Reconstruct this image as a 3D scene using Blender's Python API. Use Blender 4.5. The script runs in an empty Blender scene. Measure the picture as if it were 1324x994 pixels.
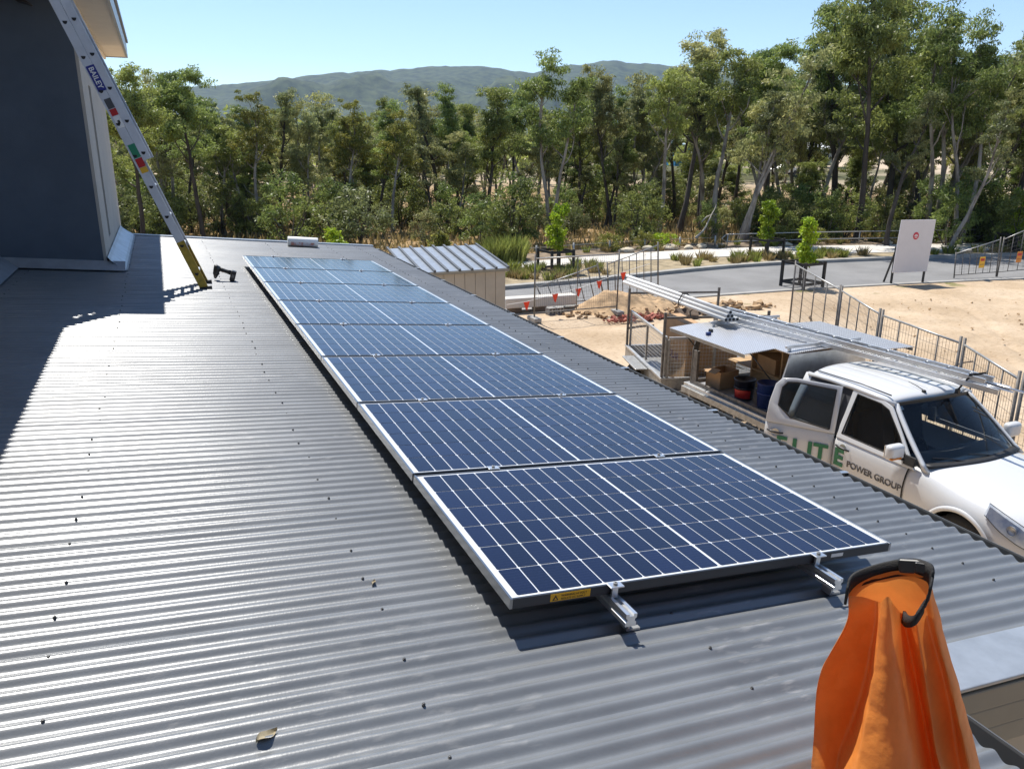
import bpy, bmesh, math, random
import numpy as np
from mathutils import Vector, Matrix, Euler

# ------------------------------------------------------------------ camera, world, sun, exposure
SC = bpy.context.scene
COL = SC.collection
Z0 = 3.45                       # height of the solar array's near left corner above the ground
PITCH = math.radians(5)         # roof falls to the right (+x)
F_PX, PX_W, PX_H = 1020.0, 1324, 994
CAM = np.array([-0.85780649, -1.96615712, 1.3471448 + Z0])
RW = np.array([[0.91754062, -0.39756954, 0.00759461],
               [-0.10884385, -0.269476, -0.9568363],
               [0.38245553, 0.87710954, -0.29052818]])
cd = bpy.data.cameras.new("camera"); cam = bpy.data.objects.new("camera", cd); COL.objects.link(cam)
cd.sensor_width = 36; cd.lens = F_PX / PX_W * 36; cd.clip_start = 0.05; cd.clip_end = 30000
cam.matrix_world = Matrix([[RW[0][i], -RW[1][i], -RW[2][i], CAM[i]] for i in range(3)] + [[0, 0, 0, 1]])
SC.camera = cam

SUN_DIR = Vector((-0.05, 0.55, 1.0)).normalized()
W = bpy.data.worlds.new("World"); SC.world = W; W.use_nodes = True
nt = W.node_tree; nt.nodes.clear()
sky = nt.nodes.new("ShaderNodeTexSky"); sky.sky_type = 'NISHITA'; sky.sun_disc = False
sky.sun_elevation = math.asin(SUN_DIR.z); sky.sun_rotation = math.atan2(SUN_DIR.x, SUN_DIR.y)
sky.altitude = 1800; sky.air_density = 1.0; sky.dust_density = 0.0; sky.ozone_density = 1.6
bg = nt.nodes.new("ShaderNodeBackground"); bg.inputs[1].default_value = 0.1
wo = nt.nodes.new("ShaderNodeOutputWorld")
nt.links.new(sky.outputs[0], bg.inputs[0]); nt.links.new(bg.outputs[0], wo.inputs[0])
sl = bpy.data.lights.new("sun", 'SUN'); sl.energy = 4.0; sl.angle = math.radians(0.5); sl.color = (1.0, 0.95, 0.87)
so = bpy.data.objects.new("sun", sl); COL.objects.link(so)
so.rotation_euler = SUN_DIR.to_track_quat('Z', 'Y').to_euler()
SC.view_settings.view_transform = 'Standard'; SC.view_settings.look = 'None'
SC.view_settings.exposure = 0.8; SC.view_settings.gamma = 1.0; SC.view_settings.use_curve_mapping = False

# ------------------------------------------------------------------ helpers
rng = random.Random(7)
def ray(px, py):
    return RW.T @ np.array([(px - PX_W / 2) / F_PX, (py - PX_H / 2) / F_PX, 1.0])
def onz(px, py, z=0.0):
    d = ray(px, py); return CAM + d * ((z - CAM[2]) / d[2])
def ony(px, py, y):
    d = ray(px, py); return CAM + d * ((y - CAM[1]) / d[1])
def at_dist(px, py, dist):
    d = ray(px, py); return CAM + d * (dist / math.hypot(d[0], d[1]))
CS, SN = math.cos(PITCH), math.sin(PITCH)
def roofpt(x, y, z=0.0):
    return Vector((CS * x + SN * z, y, -SN * x + CS * z + Z0))
ROOF_ROT = (0, PITCH, 0)
RZ = -0.13                      # corrugation crests below the panels' top face

def tag(o, label=None, cat=None, group=None, kind=None):
    if label: o["label"] = label
    if cat: o["category"] = cat
    if group: o["group"] = group
    if kind: o["kind"] = kind
    return o
def thing(name, label, cat, loc=(0, 0, 0), rot=(0, 0, 0), group=None):
    o = bpy.data.objects.new(name, None); COL.objects.link(o)
    o.empty_display_size = 0.1
    o.location = loc; o.rotation_euler = rot
    return tag(o, label, cat, group)
def copy_tree(o, parent=None):
    c = o.copy(); COL.objects.link(c); c.parent = parent
    for ch in o.children: copy_tree(ch, c)
    return c

class MB:
    def __init__(s): s.v = []; s.f = []
    def add(s, vs, fs):
        b = len(s.v); s.v += [tuple(p) for p in vs]; s.f += [tuple(b + i for i in f) for f in fs]; return s
    def box(s, c, d, rot=None):
        hx, hy, hz = d[0] / 2, d[1] / 2, d[2] / 2
        vs = [Vector((x, y, z)) for x in (-hx, hx) for y in (-hy, hy) for z in (-hz, hz)]
        if rot is not None:
            R = rot if isinstance(rot, Matrix) else Euler(rot).to_matrix()
            vs = [R @ p for p in vs]
        c = Vector(c)
        return s.add([p + c for p in vs], [(0, 1, 3, 2), (4, 6, 7, 5), (0, 4, 5, 1), (2, 3, 7, 6), (0, 2, 6, 4), (1, 5, 7, 3)])
    def box2(s, a, b):
        return s.box([(a[i] + b[i]) / 2 for i in range(3)], [abs(b[i] - a[i]) for i in range(3)])
    def bar(s, a, b, w, h=None, up=(0, 0, 1)):
        a, b = Vector(a), Vector(b); h = h or w
        d = b - a; L = d.length; z = d.normalized(); u = Vector(up)
        if abs(z.dot(u)) > .99: u = Vector((1, 0, 0))
        x = u.cross(z).normalized(); y = z.cross(x)
        return s.box((a + b) / 2, (w, h, L), Matrix((x, y, z)).transposed())
    def tube(s, pts, r, n=8, caps=True):
        pts = [Vector(p) for p in pts]; m = len(pts)
        rs = r if isinstance(r, (list, tuple)) else [r] * m
        vs = []; ref = None
        for i, p in enumerate(pts):
            t = (pts[min(i + 1, m - 1)] - pts[max(i - 1, 0)]).normalized()
            if ref is None:
                ref = Vector((0, 0, 1)) if abs(t.z) < .9 else Vector((1, 0, 0))
            x = ref.cross(t)
            if x.length < 1e-5: x = Vector((0, 1, 0)).cross(t)
            x.normalize(); y = t.cross(x); ref = y.cross(t) * 0 + y.cross(x) * 0 + ref
            ref = t.cross(x)
            for k in range(n):
                a = 2 * math.pi * k / n
                vs.append(p + (x * math.cos(a) + y * math.sin(a)) * rs[i])
        fs = [(i * n + k, i * n + (k + 1) % n, (i + 1) * n + (k + 1) % n, (i + 1) * n + k) for i in range(m - 1) for k in range(n)]
        if caps: fs += [tuple(range(n))[::-1], tuple((m - 1) * n + k for k in range(n))]
        return s.add(vs, fs)
    def lathe(s, prof, c=(0, 0, 0), n=20, rot=None):
        R = Euler(rot).to_matrix() if rot is not None else None
        vs = []
        for r, z in prof:
            for k in range(n):
                p = Vector((r * math.cos(2 * math.pi * k / n), r * math.sin(2 * math.pi * k / n), z))
                if R: p = R @ p
                vs.append(p + Vector(c))
        m = len(prof)
        fs = [(i * n + k, i * n + (k + 1) % n, (i + 1) * n + (k + 1) % n, (i + 1) * n + k) for i in range(m - 1) for k in range(n)]
        return s.add(vs, fs)
    def prism(s, poly, f0, f1):
        """poly: 2d points; f0, f1 map (u, v) to the two end faces"""
        n = len(poly)
        vs = [f0(*p) for p in poly] + [f1(*p) for p in poly]
        fs = [tuple(range(n))[::-1], tuple(range(n, 2 * n))] + [(i, (i + 1) % n, n + (i + 1) % n, n + i) for i in range(n)]
        return s.add(vs, fs)
    def grid(s, fn, nu, nv):
        vs = [fn(i / nu, j / nv) for i in range(nu + 1) for j in range(nv + 1)]
        fs = [(i * (nv + 1) + j, (i + 1) * (nv + 1) + j, (i + 1) * (nv + 1) + j + 1, i * (nv + 1) + j + 1) for i in range(nu) for j in range(nv)]
        return s.add(vs, fs)
    def build(s, name, mat, parent=None, smooth=False, bevel=0, seg=2, loc=None, rot=None, solid=0, sub=0, fix=True):
        me = bpy.data.meshes.new(name); me.from_pydata([tuple(p) for p in s.v], [], s.f)
        if fix:
            bm = bmesh.new(); bm.from_mesh(me); bmesh.ops.recalc_face_normals(bm, faces=bm.faces); bm.to_mesh(me); bm.free()
        me.materials.append(mat)
        if smooth: me.polygons.foreach_set("use_smooth", [True] * len(me.polygons))
        o = bpy.data.objects.new(name, me); COL.objects.link(o)
        if parent: o.parent = parent
        if loc is not None: o.location = loc
        if rot is not None: o.rotation_euler = rot
        if solid:
            m = o.modifiers.new("solid", 'SOLIDIFY'); m.thickness = solid; m.offset = 0
        if bevel:
            m = o.modifiers.new("bevel", 'BEVEL'); m.width = bevel; m.segments = seg; m.limit_method = 'ANGLE'; m.angle_limit = .6
            m.harden_normals = False
        if sub:
            m = o.modifiers.new("sub", 'SUBSURF'); m.levels = sub; m.render_levels = sub
        return o
def arr_mesh(name, V, Fq, mat, smooth=False):
    """quads from numpy arrays"""
    me = bpy.data.meshes.new(name); nf, k = Fq.shape
    me.vertices.add(len(V)); me.vertices.foreach_set("co", np.ascontiguousarray(V, dtype=np.float32).ravel())
    me.loops.add(nf * k); me.loops.foreach_set("vertex_index", np.ascontiguousarray(Fq, dtype=np.int32).ravel())
    me.polygons.add(nf); me.polygons.foreach_set("loop_start", np.arange(0, nf * k, k, dtype=np.int32))
    me.polygons.foreach_set("loop_total", np.full(nf, k, dtype=np.int32))
    if smooth: me.polygons.foreach_set("use_smooth", np.ones(nf, dtype=bool))
    me.update(calc_edges=True); me.materials.append(mat)
    return me
def link(name, me, parent=None, loc=(0, 0, 0), rot=(0, 0, 0), scale=(1, 1, 1)):
    o = bpy.data.objects.new(name, me); COL.objects.link(o); o.parent = parent
    o.location = loc; o.rotation_euler = rot; o.scale = scale
    return o
def text(name, body, size, mat, parent, mw, extrude=0.001, shear=0.0, align='LEFT', bold=0.0):
    cu = bpy.data.curves.new(name, 'FONT'); cu.body = body; cu.size = size; cu.extrude = extrude; cu.shear = shear; cu.align_x = align
    cu.offset = bold
    t = bpy.data.objects.new(name, cu); COL.objects.link(t)
    dg = bpy.context.evaluated_depsgraph_get()
    me = bpy.data.meshes.new_from_object(t.evaluated_get(dg))
    bpy.data.objects.remove(t); me.materials.clear(); me.materials.append(mat)
    o = bpy.data.objects.new(name, me); COL.objects.link(o); o.parent = parent; o.matrix_local = mw
    return o

# ------------------------------------------------------------------ materials
def mat(name, col, rough=0.6, metal=0.0, var=0.0, scale=5.0, bump=0.0, bscale=40.0, spec=0.5, col2=None, coat=0.0, mix=None, detail=4, island=0.0, objvar=0.0, trans=0.0, stretch=None):
    m = bpy.data.materials.new(name); m.use_nodes = True; n = m.node_tree.nodes; l = m.node_tree.links
    p = n["Principled BSDF"]; p.inputs["Base Color"].default_value = (*col, 1); p.inputs["Roughness"].default_value = rough
    p.inputs["Metallic"].default_value = metal; p.inputs["Specular IOR Level"].default_value = spec
    if coat: p.inputs["Coat Weight"].default_value = coat; p.inputs["Coat Roughness"].default_value = .04
    tc = n.new("ShaderNodeTexCoord"); vec = tc.outputs["Object"]
    if stretch:
        mp = n.new("ShaderNodeMapping"); mp.inputs["Scale"].default_value = stretch; l.new(vec, mp.inputs[0]); vec = mp.outputs[0]
    cur = None
    if var or col2:
        nz = n.new("ShaderNodeTexNoise"); nz.inputs["Scale"].default_value = scale; nz.inputs["Detail"].default_value = detail; nz.inputs["Roughness"].default_value = .6
        l.new(vec, nz.inputs["Vector"])
        cr = n.new("ShaderNodeValToRGB"); e = cr.color_ramp.elements; lo, hi = mix or (.35, .65)
        e[0].position = lo; e[1].position = hi
        c2 = col2 or tuple(min(1, c * (1 + var)) for c in col); c1 = col if col2 else tuple(c * (1 - var) for c in col)
        e[0].color = (*c1, 1); e[1].color = (*c2, 1)
        l.new(nz.outputs[0], cr.inputs[0]); cur = cr.outputs[0]
    if island or objvar:
        hs = n.new("ShaderNodeHueSaturation")
        if cur: l.new(cur, hs.inputs["Color"])
        else: hs.inputs["Color"].default_value = (*col, 1)
        if island: src = n.new("ShaderNodeNewGeometry").outputs["Random Per Island"]; a = island
        else: src = n.new("ShaderNodeObjectInfo").outputs["Random"]; a = objvar
        mr = n.new("ShaderNodeMapRange"); mr.inputs[3].default_value = 1 - a; mr.inputs[4].default_value = 1 + a
        l.new(src, mr.inputs[0]); l.new(mr.outputs[0], hs.inputs["Value"]); cur = hs.outputs[0]
        if island and objvar:
            h2 = n.new("ShaderNodeHueSaturation"); l.new(cur, h2.inputs["Color"])
            r2 = n.new("ShaderNodeMapRange"); r2.inputs[3].default_value = 1 - objvar; r2.inputs[4].default_value = 1 + objvar
            l.new(n.new("ShaderNodeObjectInfo").outputs["Random"], r2.inputs[0]); l.new(r2.outputs[0], h2.inputs["Value"]); cur = h2.outputs[0]
    if cur: l.new(cur, p.inputs["Base Color"])
    if bump:
        nb = n.new("ShaderNodeTexNoise"); nb.inputs["Scale"].default_value = bscale; nb.inputs["Detail"].default_value = 5
        l.new(vec, nb.inputs["Vector"])
        b = n.new("ShaderNodeBump"); b.inputs["Strength"].default_value = bump; b.inputs["Distance"].default_value = .02
        l.new(nb.outputs[0], b.inputs["Height"]); l.new(b.outputs[0], p.inputs["Normal"])
    if trans:
        tr = n.new("ShaderNodeBsdfTranslucent"); mx = n.new("ShaderNodeMixShader"); mx.inputs[0].default_value = trans
        if cur: l.new(cur, tr.inputs[0])
        else: tr.inputs[0].default_value = (*col, 1)
        out = n["Material Output"]; l.new(p.outputs[0], mx.inputs[1]); l.new(tr.outputs[0], mx.inputs[2]); l.new(mx.outputs[0], out.inputs[0])
    return m
def glass(name, tint=(.35, .4, .4), ior=1.5):
    m = bpy.data.materials.new(name); m.use_nodes = True; n = m.node_tree.nodes; l = m.node_tree.links
    n.remove(n["Principled BSDF"]); g = n.new("ShaderNodeBsdfGlossy"); g.inputs["Roughness"].default_value = .02
    t = n.new("ShaderNodeBsdfTransparent"); t.inputs[0].default_value = (*tint, 1)
    f = n.new("ShaderNodeFresnel"); f.inputs[0].default_value = ior
    mx = n.new("ShaderNodeMixShader"); l.new(f.outputs[0], mx.inputs[0]); l.new(t.outputs[0], mx.inputs[1]); l.new(g.outputs[0], mx.inputs[2])
    l.new(mx.outputs[0], n["Material Output"].inputs[0]); return m

M = {}
M['roof'] = mat('roof_steel', (.165, .176, .188), .34, .18, var=.10, scale=3, bump=.03, bscale=120, spec=.8)
M['flash'] = mat('flashing_steel', (.30, .33, .37), .35, .3, var=.1, scale=8, bump=.03)
M['gutter'] = mat('gutter_steel', (.085, .09, .095), .45, 0, var=.1, scale=8)
M['screw'] = mat('roof_screw', (.05, .052, .055), .5)
M['alu'] = mat('aluminium', (.72, .73, .74), .32, .9, var=.08, scale=12)
M['alud'] = mat('dull_aluminium', (.55, .56, .57), .42, .8, var=.12, scale=9)
M['white'] = mat('white_plastic', (.78, .78, .76), .5, var=.04)
M['back'] = mat('panel_backsheet', (.62, .66, .72), .12, spec=.8)
M['black'] = mat('black_rubber', (.012, .012, .013), .55, var=.3, scale=20)
M['blackm'] = mat('black_metal', (.02, .02, .022), .4)
M['yellow'] = mat('yellow_fibreglass', (.42, .28, .03), .5, var=.25, scale=14)
M['galv'] = mat('galvanised_steel', (.36, .36, .35), .45, .6, var=.2, scale=14)
M['galvd'] = mat('weathered_steel', (.16, .15, .14), .55, .4, var=.3, scale=14)
M['wall_dark'] = mat('charcoal_render', (.088, .115, .155), .8, var=.08, scale=2, bump=.15, bscale=160)
M['wall_light'] = mat('pale_render', (.46, .44, .40), .85, var=.05, scale=2, bump=.15, bscale=160)
M['soffit'] = mat('soffit_sheet', (.70, .63, .52), .7, var=.03)
M['beige'] = mat('beige_cladding', (.50, .44, .35), .7, var=.06, scale=3, bump=.05)
M['beiged'] = mat('beige_trim', (.30, .27, .21), .6, var=.06, scale=3)
M['orange'] = mat('orange_vinyl', (.93, .33, .07), .42, var=.12, scale=7, bump=.15, bscale=34, spec=.5, trans=.3)
M['webbing'] = mat('black_webbing', (.014, .014, .015), .75, bump=.2, bscale=300)
M['car'] = mat('white_paint', (.60, .61, .62), .25, coat=.6)
M['chrome'] = mat('chrome', (.8, .8, .82), .08, 1)
M['glass'] = glass('windscreen_glass', (.88, .93, .91))
M['tint'] = glass('tinted_glass', (.22, .27, .32))
M['lens'] = glass('lamp_lens', (.9, .93, .96), 1.12)
M['seat'] = mat('seat_cloth', (.045, .047, .055), .9, var=.2)
M['dash'] = mat('dashboard_plastic', (.10, .105, .11), .7, var=.1)
M['amber'] = mat('amber_lens', (.6, .2, .02), .2)
M['tyre'] = mat('tyre_rubber', (.018, .018, .018), .8, bump=.2)
M['green'] = mat('green_lettering', (.012, .16, .075), .4)
M['grey_text'] = mat('grey_lettering', (.07, .07, .075), .4)
M['timber'] = mat('raw_timber', (.45, .30, .16), .7, var=.2, scale=4, stretch=(1, 1, 12))
M['guard'] = mat('dark_timber', (.028, .026, .024), .75, var=.3, scale=10)
M['card'] = mat('cardboard', (.42, .27, .15), .85, var=.08, scale=4)
M['cardtext'] = mat('carton_print', (.10, .05, .14), .8)
M['blue'] = mat('blue_plastic', (.01, .03, .16), .35)
M['navy'] = mat('navy_plastic', (.006, .008, .02), .3)
M['red'] = mat('red_plastic', (.45, .015, .015), .45)
M['concrete'] = mat('pale_concrete', (.56, .53, .48), .85, var=.08, scale=1.5, bump=.1, bscale=30)
M['kerb'] = mat('kerb_concrete', (.32, .31, .29), .9, var=.15, scale=2, bump=.1)
M['asphalt'] = mat('asphalt', (.205, .203, .202), .9, var=.12, scale=.6, bump=.35, bscale=90)
M['rock'] = mat('pale_sandstone', (.55, .48, .36), .9, var=.2, scale=4, bump=.5, bscale=10)
M['signw'] = mat('sign_board', (.66, .64, .65), .6, var=.02)
M['signr'] = mat('sign_red', (.55, .03, .06), .6)
M['flag'] = mat('orange_flag', (.85, .10, .03), .6, trans=.3)
M['dirtm'] = mat('excavated_soil', (.44, .30, .17), .95, var=.25, scale=5, bump=.6, bscale=12)
M['brick'] = mat('brick_rubble', (.30, .10, .07), .9, objvar=.4, bump=.3)
M['stick'] = mat('grey_stick', (.14, .10, .07), .9, var=.3)
M['bark_pale'] = mat('pale_gum_bark', (.34, .31, .27), .85, col2=(.13, .11, .095), scale=2.2, mix=(.42, .62), bump=.4, bscale=8, stretch=(1, 1, .35))
M['bark_dark'] = mat('dark_bark', (.045, .036, .03), .95, col2=(.10, .085, .07), scale=3, bump=.6, bscale=10, stretch=(1, 1, .3))
def leafm(name, a, b, tr=.48):
    return mat(name, a, .46, col2=b, scale=.55, mix=(.35, .68), island=.42, objvar=.2, trans=tr, spec=.4, detail=2)
M['leaf1'] = leafm('gum_leaf_olive', (0.169, 0.209, 0.059), (0.353, 0.389, 0.104))
M['leaf2'] = leafm('gum_leaf_green', (0.153, 0.211, 0.064), (0.328, 0.393, 0.098))
M['leaf3'] = leafm('gum_leaf_grey', (0.221, 0.249, 0.104), (0.437, 0.421, 0.167))
M['leafy'] = leafm('young_leaf_yellow', (.20, .22, .05), (.33, .31, .07))
M['leafb'] = leafm('dry_scrub_leaf', (0.144, 0.173, 0.070), (0.243, 0.263, 0.110))
M['leafd'] = leafm('scrub_leaf_dark', (0.104, 0.134, 0.046), (0.234, 0.256, 0.068))
M['bright'] = leafm('sapling_leaf', (.24, .36, .02), (.44, .52, .04), .45)
M['grassm'] = leafm('grass_blade', (.20, .25, .05), (.38, .38, .11), .4)
M['drygrass'] = leafm('dry_grass_blade', (.30, .24, .10), (.44, .34, .16), .3)
M['hill'] = mat('forested_hill', (.012, .022, .010), .95, col2=(.060, .080, .032), scale=.035, mix=(.38, .62), bump=1.0, bscale=.06, detail=10)

# cell material: fine conductor lines across deep blue silicon under glass
def cell_mat():
    m = mat('silicon_cell', (.006, .010, .040), .09, spec=.5)
    n = m.node_tree.nodes; l = m.node_tree.links; p = n["Principled BSDF"]
    tc = n.new("ShaderNodeTexCoord"); wv = n.new("ShaderNodeTexWave"); wv.bands_direction = 'Y'; wv.inputs["Scale"].default_value = 19
    l.new(tc.outputs["Object"], wv.inputs["Vector"])
    cr = n.new("ShaderNodeValToRGB"); e = cr.color_ramp.elements
    e[0].position = .80; e[0].color = (.003, .0055, .027, 1); e[1].position = .97; e[1].color = (.009, .013, .042, 1)
    hs = n.new("ShaderNodeHueSaturation"); oi = n.new("ShaderNodeObjectInfo"); mr = n.new("ShaderNodeMapRange")
    mr.inputs[3].default_value = .75; mr.inputs[4].default_value = 1.3
    l.new(wv.outputs[1], cr.inputs[0]); l.new(cr.outputs[0], hs.inputs["Color"]); l.new(oi.outputs["Random"], mr.inputs[0]); l.new(mr.outputs[0], hs.inputs["Value"])
    l.new(hs.outputs[0], p.inputs["Base Color"]); return m
M['cell'] = cell_mat()
def checker_mat():
    m = mat('checker_plate', (.60, .62, .64), .38, .6, var=.08, scale=3)
    n = m.node_tree.nodes; l = m.node_tree.links; p = n["Principled BSDF"]
    tc = n.new("ShaderNodeTexCoord"); mp = n.new("ShaderNodeMapping"); mp.inputs["Rotation"].default_value = (0, 0, math.radians(45)); mp.inputs["Scale"].default_value = (9, 9, 9)
    ck = n.new("ShaderNodeTexBrick"); ck.inputs["Scale"].default_value = 1.0; ck.inputs["Mortar Size"].default_value = .075; ck.offset = .5
    b = n.new("ShaderNodeBump"); b.inputs["Strength"].default_value = .9; b.inputs["Distance"].default_value = .008; b.invert = True
    cr = n.new('ShaderNodeValToRGB'); cr.color_ramp.elements[0].color = (.92, .93, .95, 1); cr.color_ramp.elements[1].color = (.40, .41, .43, 1)  # pale bars and dark gaps: relief shading put into the base colour
    l.new(ck.outputs['Fac'], cr.inputs[0]); l.new(cr.outputs[0], p.inputs['Base Color'])
    l.new(tc.outputs["Object"], mp.inputs[0]); l.new(mp.outputs[0], ck.inputs["Vector"]); l.new(ck.outputs["Fac"], b.inputs["Height"]); l.new(b.outputs[0], p.inputs["Normal"])
    return m
M['checker'] = checker_mat()
def scuffed(m):
    # pale scuffs and dust along the sheets
    n = m.node_tree.nodes; l = m.node_tree.links; p = n["Principled BSDF"]; src = p.inputs["Base Color"].links[0].from_socket
    tc = n.new("ShaderNodeTexCoord")
    def nz(sc, st, d=4):
        mp = n.new("ShaderNodeMapping"); mp.inputs["Scale"].default_value = st; z = n.new("ShaderNodeTexNoise"); z.inputs["Scale"].default_value = sc; z.inputs["Detail"].default_value = d
        l.new(tc.outputs["Object"], mp.inputs[0]); l.new(mp.outputs[0], z.inputs["Vector"]); return z.outputs[0]
    def rp(s, a, b):
        r = n.new("ShaderNodeMapRange"); r.inputs[1].default_value = a; r.inputs[2].default_value = b; l.new(s, r.inputs[0]); return r.outputs[0]
    def mul(a, b, k=1.0):
        x = n.new("ShaderNodeMath"); x.operation = 'MULTIPLY'; l.new(a, x.inputs[0])
        if b is None: x.inputs[1].default_value = k
        else: l.new(b, x.inputs[1])
        return x.outputs[0]
    sc = mul(rp(nz(1.1, (1, 1, 1), 3), .50, .68), rp(nz(30, (.35, 1.6, 1), 5), .56, .70))
    du = mul(rp(nz(.9, (.5, 1.2, 1), 6), .45, .75), None, .16)
    mx = n.new("ShaderNodeMath"); mx.operation = 'MAXIMUM'; l.new(mul(sc, None, .75), mx.inputs[0]); l.new(du, mx.inputs[1])
    c = n.new("ShaderNodeMix"); c.data_type = 'RGBA'; l.new(mx.outputs[0], c.inputs[0]); l.new(src, c.inputs[6]); c.inputs[7].default_value = (.34, .34, .335, 1)
    l.new(c.outputs[2], p.inputs["Base Color"])
scuffed(M['roof'])
def ground_mat():
    m = bpy.data.materials.new('site_ground'); m.use_nodes = True; n = m.node_tree.nodes; l = m.node_tree.links
    p = n["Principled BSDF"]; p.inputs["Roughness"].default_value = .95; p.inputs["Specular IOR Level"].default_value = .2
    tc = n.new("ShaderNodeTexCoord"); P = tc.outputs["Object"]
    def noise(s, d=5, r=.6):
        z = n.new("ShaderNodeTexNoise"); z.inputs["Scale"].default_value = s; z.inputs["Detail"].default_value = d; z.inputs["Roughness"].default_value = r
        l.new(P, z.inputs["Vector"]); return z.outputs[0]
    def ramp(src, *st):
        c = n.new("ShaderNodeValToRGB"); e = c.color_ramp.elements
        for i, (pos, colr) in enumerate(st):
            q = e[i] if i < 2 else e.new(pos); q.position = pos; q.color = (*colr, 1)
        l.new(src, c.inputs[0]); return c.outputs[0]
    def mixc(f, a, b):
        x = n.new("ShaderNodeMix"); x.data_type = 'RGBA'; l.new(f, x.inputs[0]); l.new(a, x.inputs[6]); l.new(b, x.inputs[7]); return x.outputs[2]
    def math_(op, a, b=None, c=None):
        x = n.new("ShaderNodeMath"); x.operation = op
        for i, s in enumerate((a, b, c)):
            if s is None: continue
            if isinstance(s, (int, float)): x.inputs[i].default_value = s
            else: l.new(s, x.inputs[i])
        return x.outputs[0]
    sx = n.new("ShaderNodeSeparateXYZ"); l.new(P, sx.inputs[0])
    sand = ramp(noise(.35, 8, .62), (.32, (.38, .28, .18)), (.52, (.50, .385, .265)), (.72, (.59, .475, .345)))
    spk = ramp(noise(9, 3), (.30, (.35, .25, .16)), (.48, (1, 1, 1)))
    mm = n.new("ShaderNodeMix"); mm.data_type = 'RGBA'; mm.blend_type = 'MULTIPLY'; mm.inputs[0].default_value = .35
    l.new(sand, mm.inputs[6]); l.new(spk, mm.inputs[7]); sand = mm.outputs[2]
    weeds = ramp(noise(.8, 4), (.60, (0, 0, 0)), (.66, (1, 1, 1)))
    wband = math_('SMOOTH_MAX', 0, math_('SUBTRACT', 1, math_('ABSOLUTE', math_('DIVIDE', math_('SUBTRACT', sx.outputs[1], 18.6), 1.3))), .1)
    gr = ramp(noise(14, 3), (.3, (.10, .12, .03)), (.7, (.26, .22, .10)))
    sand = mixc(math_('MULTIPLY', weeds, math_('MINIMUM', math_('MULTIPLY', wband, 1.6), 1)), sand, gr)
    litter = ramp(noise(.5, 6), (.3, (.14, .11, .055)), (.5, (.28, .185, .09)), (.7, (.40, .28, .15)))
    far = ramp(noise(.012, 4), (.42, (.09, .09, .04)), (.55, (.50, .40, .29)))
    fy = math_('ADD', sx.outputs[1], math_('MULTIPLY', noise(.6, 3), 4.0))
    f1 = math_('MULTIPLY_ADD', fy, .5, -15.6); c1 = n.new("ShaderNodeClamp"); l.new(f1, c1.inputs[0])
    ln = n.new("ShaderNodeVectorMath"); ln.operation = 'LENGTH'; l.new(P, ln.inputs[0])
    f2 = math_('MULTIPLY_ADD', ln.outputs["Value"], .03, -2.6); c2 = n.new("ShaderNodeClamp"); l.new(f2, c2.inputs[0])
    l.new(mixc(c2.outputs[0], mixc(c1.outputs[0], sand, litter), far), p.inputs["Base Color"])
    b = n.new("ShaderNodeBump"); b.inputs["Strength"].default_value = .8; b.inputs["Distance"].default_value = .05
    l.new(noise(5, 8, .7), b.inputs["Height"]); l.new(b.outputs[0], p.inputs["Normal"]); return m
M['ground'] = ground_mat()

# ------------------------------------------------------------------ the setting
def spacing(lo, hi, step, far, grow=1.35):
    c = list(np.arange(lo, hi + 1e-6, step)); s = step
    while c[-1] < far: s *= grow; c.append(c[-1] + s)
    s = step
    while c[0] > -far: s *= grow; c.insert(0, c[0] - s)
    return np.array(c)
def vnoise(x, y, seed=0):
    xi = np.floor(x).astype(int); yi = np.floor(y).astype(int); fx = x - xi; fy = y - yi
    fx = fx * fx * (3 - 2 * fx); fy = fy * fy * (3 - 2 * fy)
    def h(a, b):
        v = np.sin(a * 127.1 + b * 311.7 + seed * 74.7) * 43758.5453; return v - np.floor(v)
    return (h(xi, yi) * (1 - fx) + h(xi + 1, yi) * fx) * (1 - fy) + (h(xi, yi + 1) * (1 - fx) + h(xi + 1, yi + 1) * fx) * fy
def fbm(x, y, o=4, seed=0):
    return sum(vnoise(x * 2 ** k, y * 2 ** k, seed + k) * .5 ** k for k in range(o)) - 1 + .5 ** o
xs = spacing(-6, 36, .14, 3000); ys = spacing(-6, 19, .14, 3000)
X, Y = np.meshgrid(xs, ys, indexing='ij')
lot = np.clip((18.2 - Y) / 1.5, 0, 1) * np.clip((X - 2.0) / 1.0, 0, 1)
keep = np.clip(np.hypot((X - 8.1) / 1.6, (Y - 7.3) / 5.6) - .9, 0, 1)
Zg = lot * (fbm(X * .7, Y * .7, 5, 3) * .10 + (vnoise(X * 4, Y * 4, 9) - .5) * .03) * (.25 + .75 * np.clip(keep * 2, 0, 1)) - .01
for (x0_, y0_, a_) in ((10.5, 2, .55), (12.2, 2, .62), (14, 3, .35), (15.7, 3, .40)):
    dl = np.abs((X - x0_) * math.cos(a_) - (Y - y0_) * math.sin(a_) + .5 * np.sin(Y * .35 + x0_)); Zg -= lot * .035 * np.exp(-(dl / .13) ** 2) - lot * .02 * np.exp(-((dl - .24) / .1) ** 2)
dist = np.hypot(X, Y)
Zg += np.clip((dist - 160) / 200, 0, 1) * 5.5 * np.clip((X / np.maximum(dist, 1)) * 1.5 - .2, 0, 1) * (Y > 0)
nx, ny = len(xs), len(ys)
idx = np.arange(nx * ny).reshape(nx, ny)
Fq = np.stack([idx[:-1, :-1], idx[1:, :-1], idx[1:, 1:], idx[:-1, 1:]], -1).reshape(-1, 4)
ground = link('ground', arr_mesh('ground', np.stack([X, Y, Zg], -1).reshape(-1, 3), Fq, M['ground'], True)); tag(ground, kind='structure')

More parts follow.
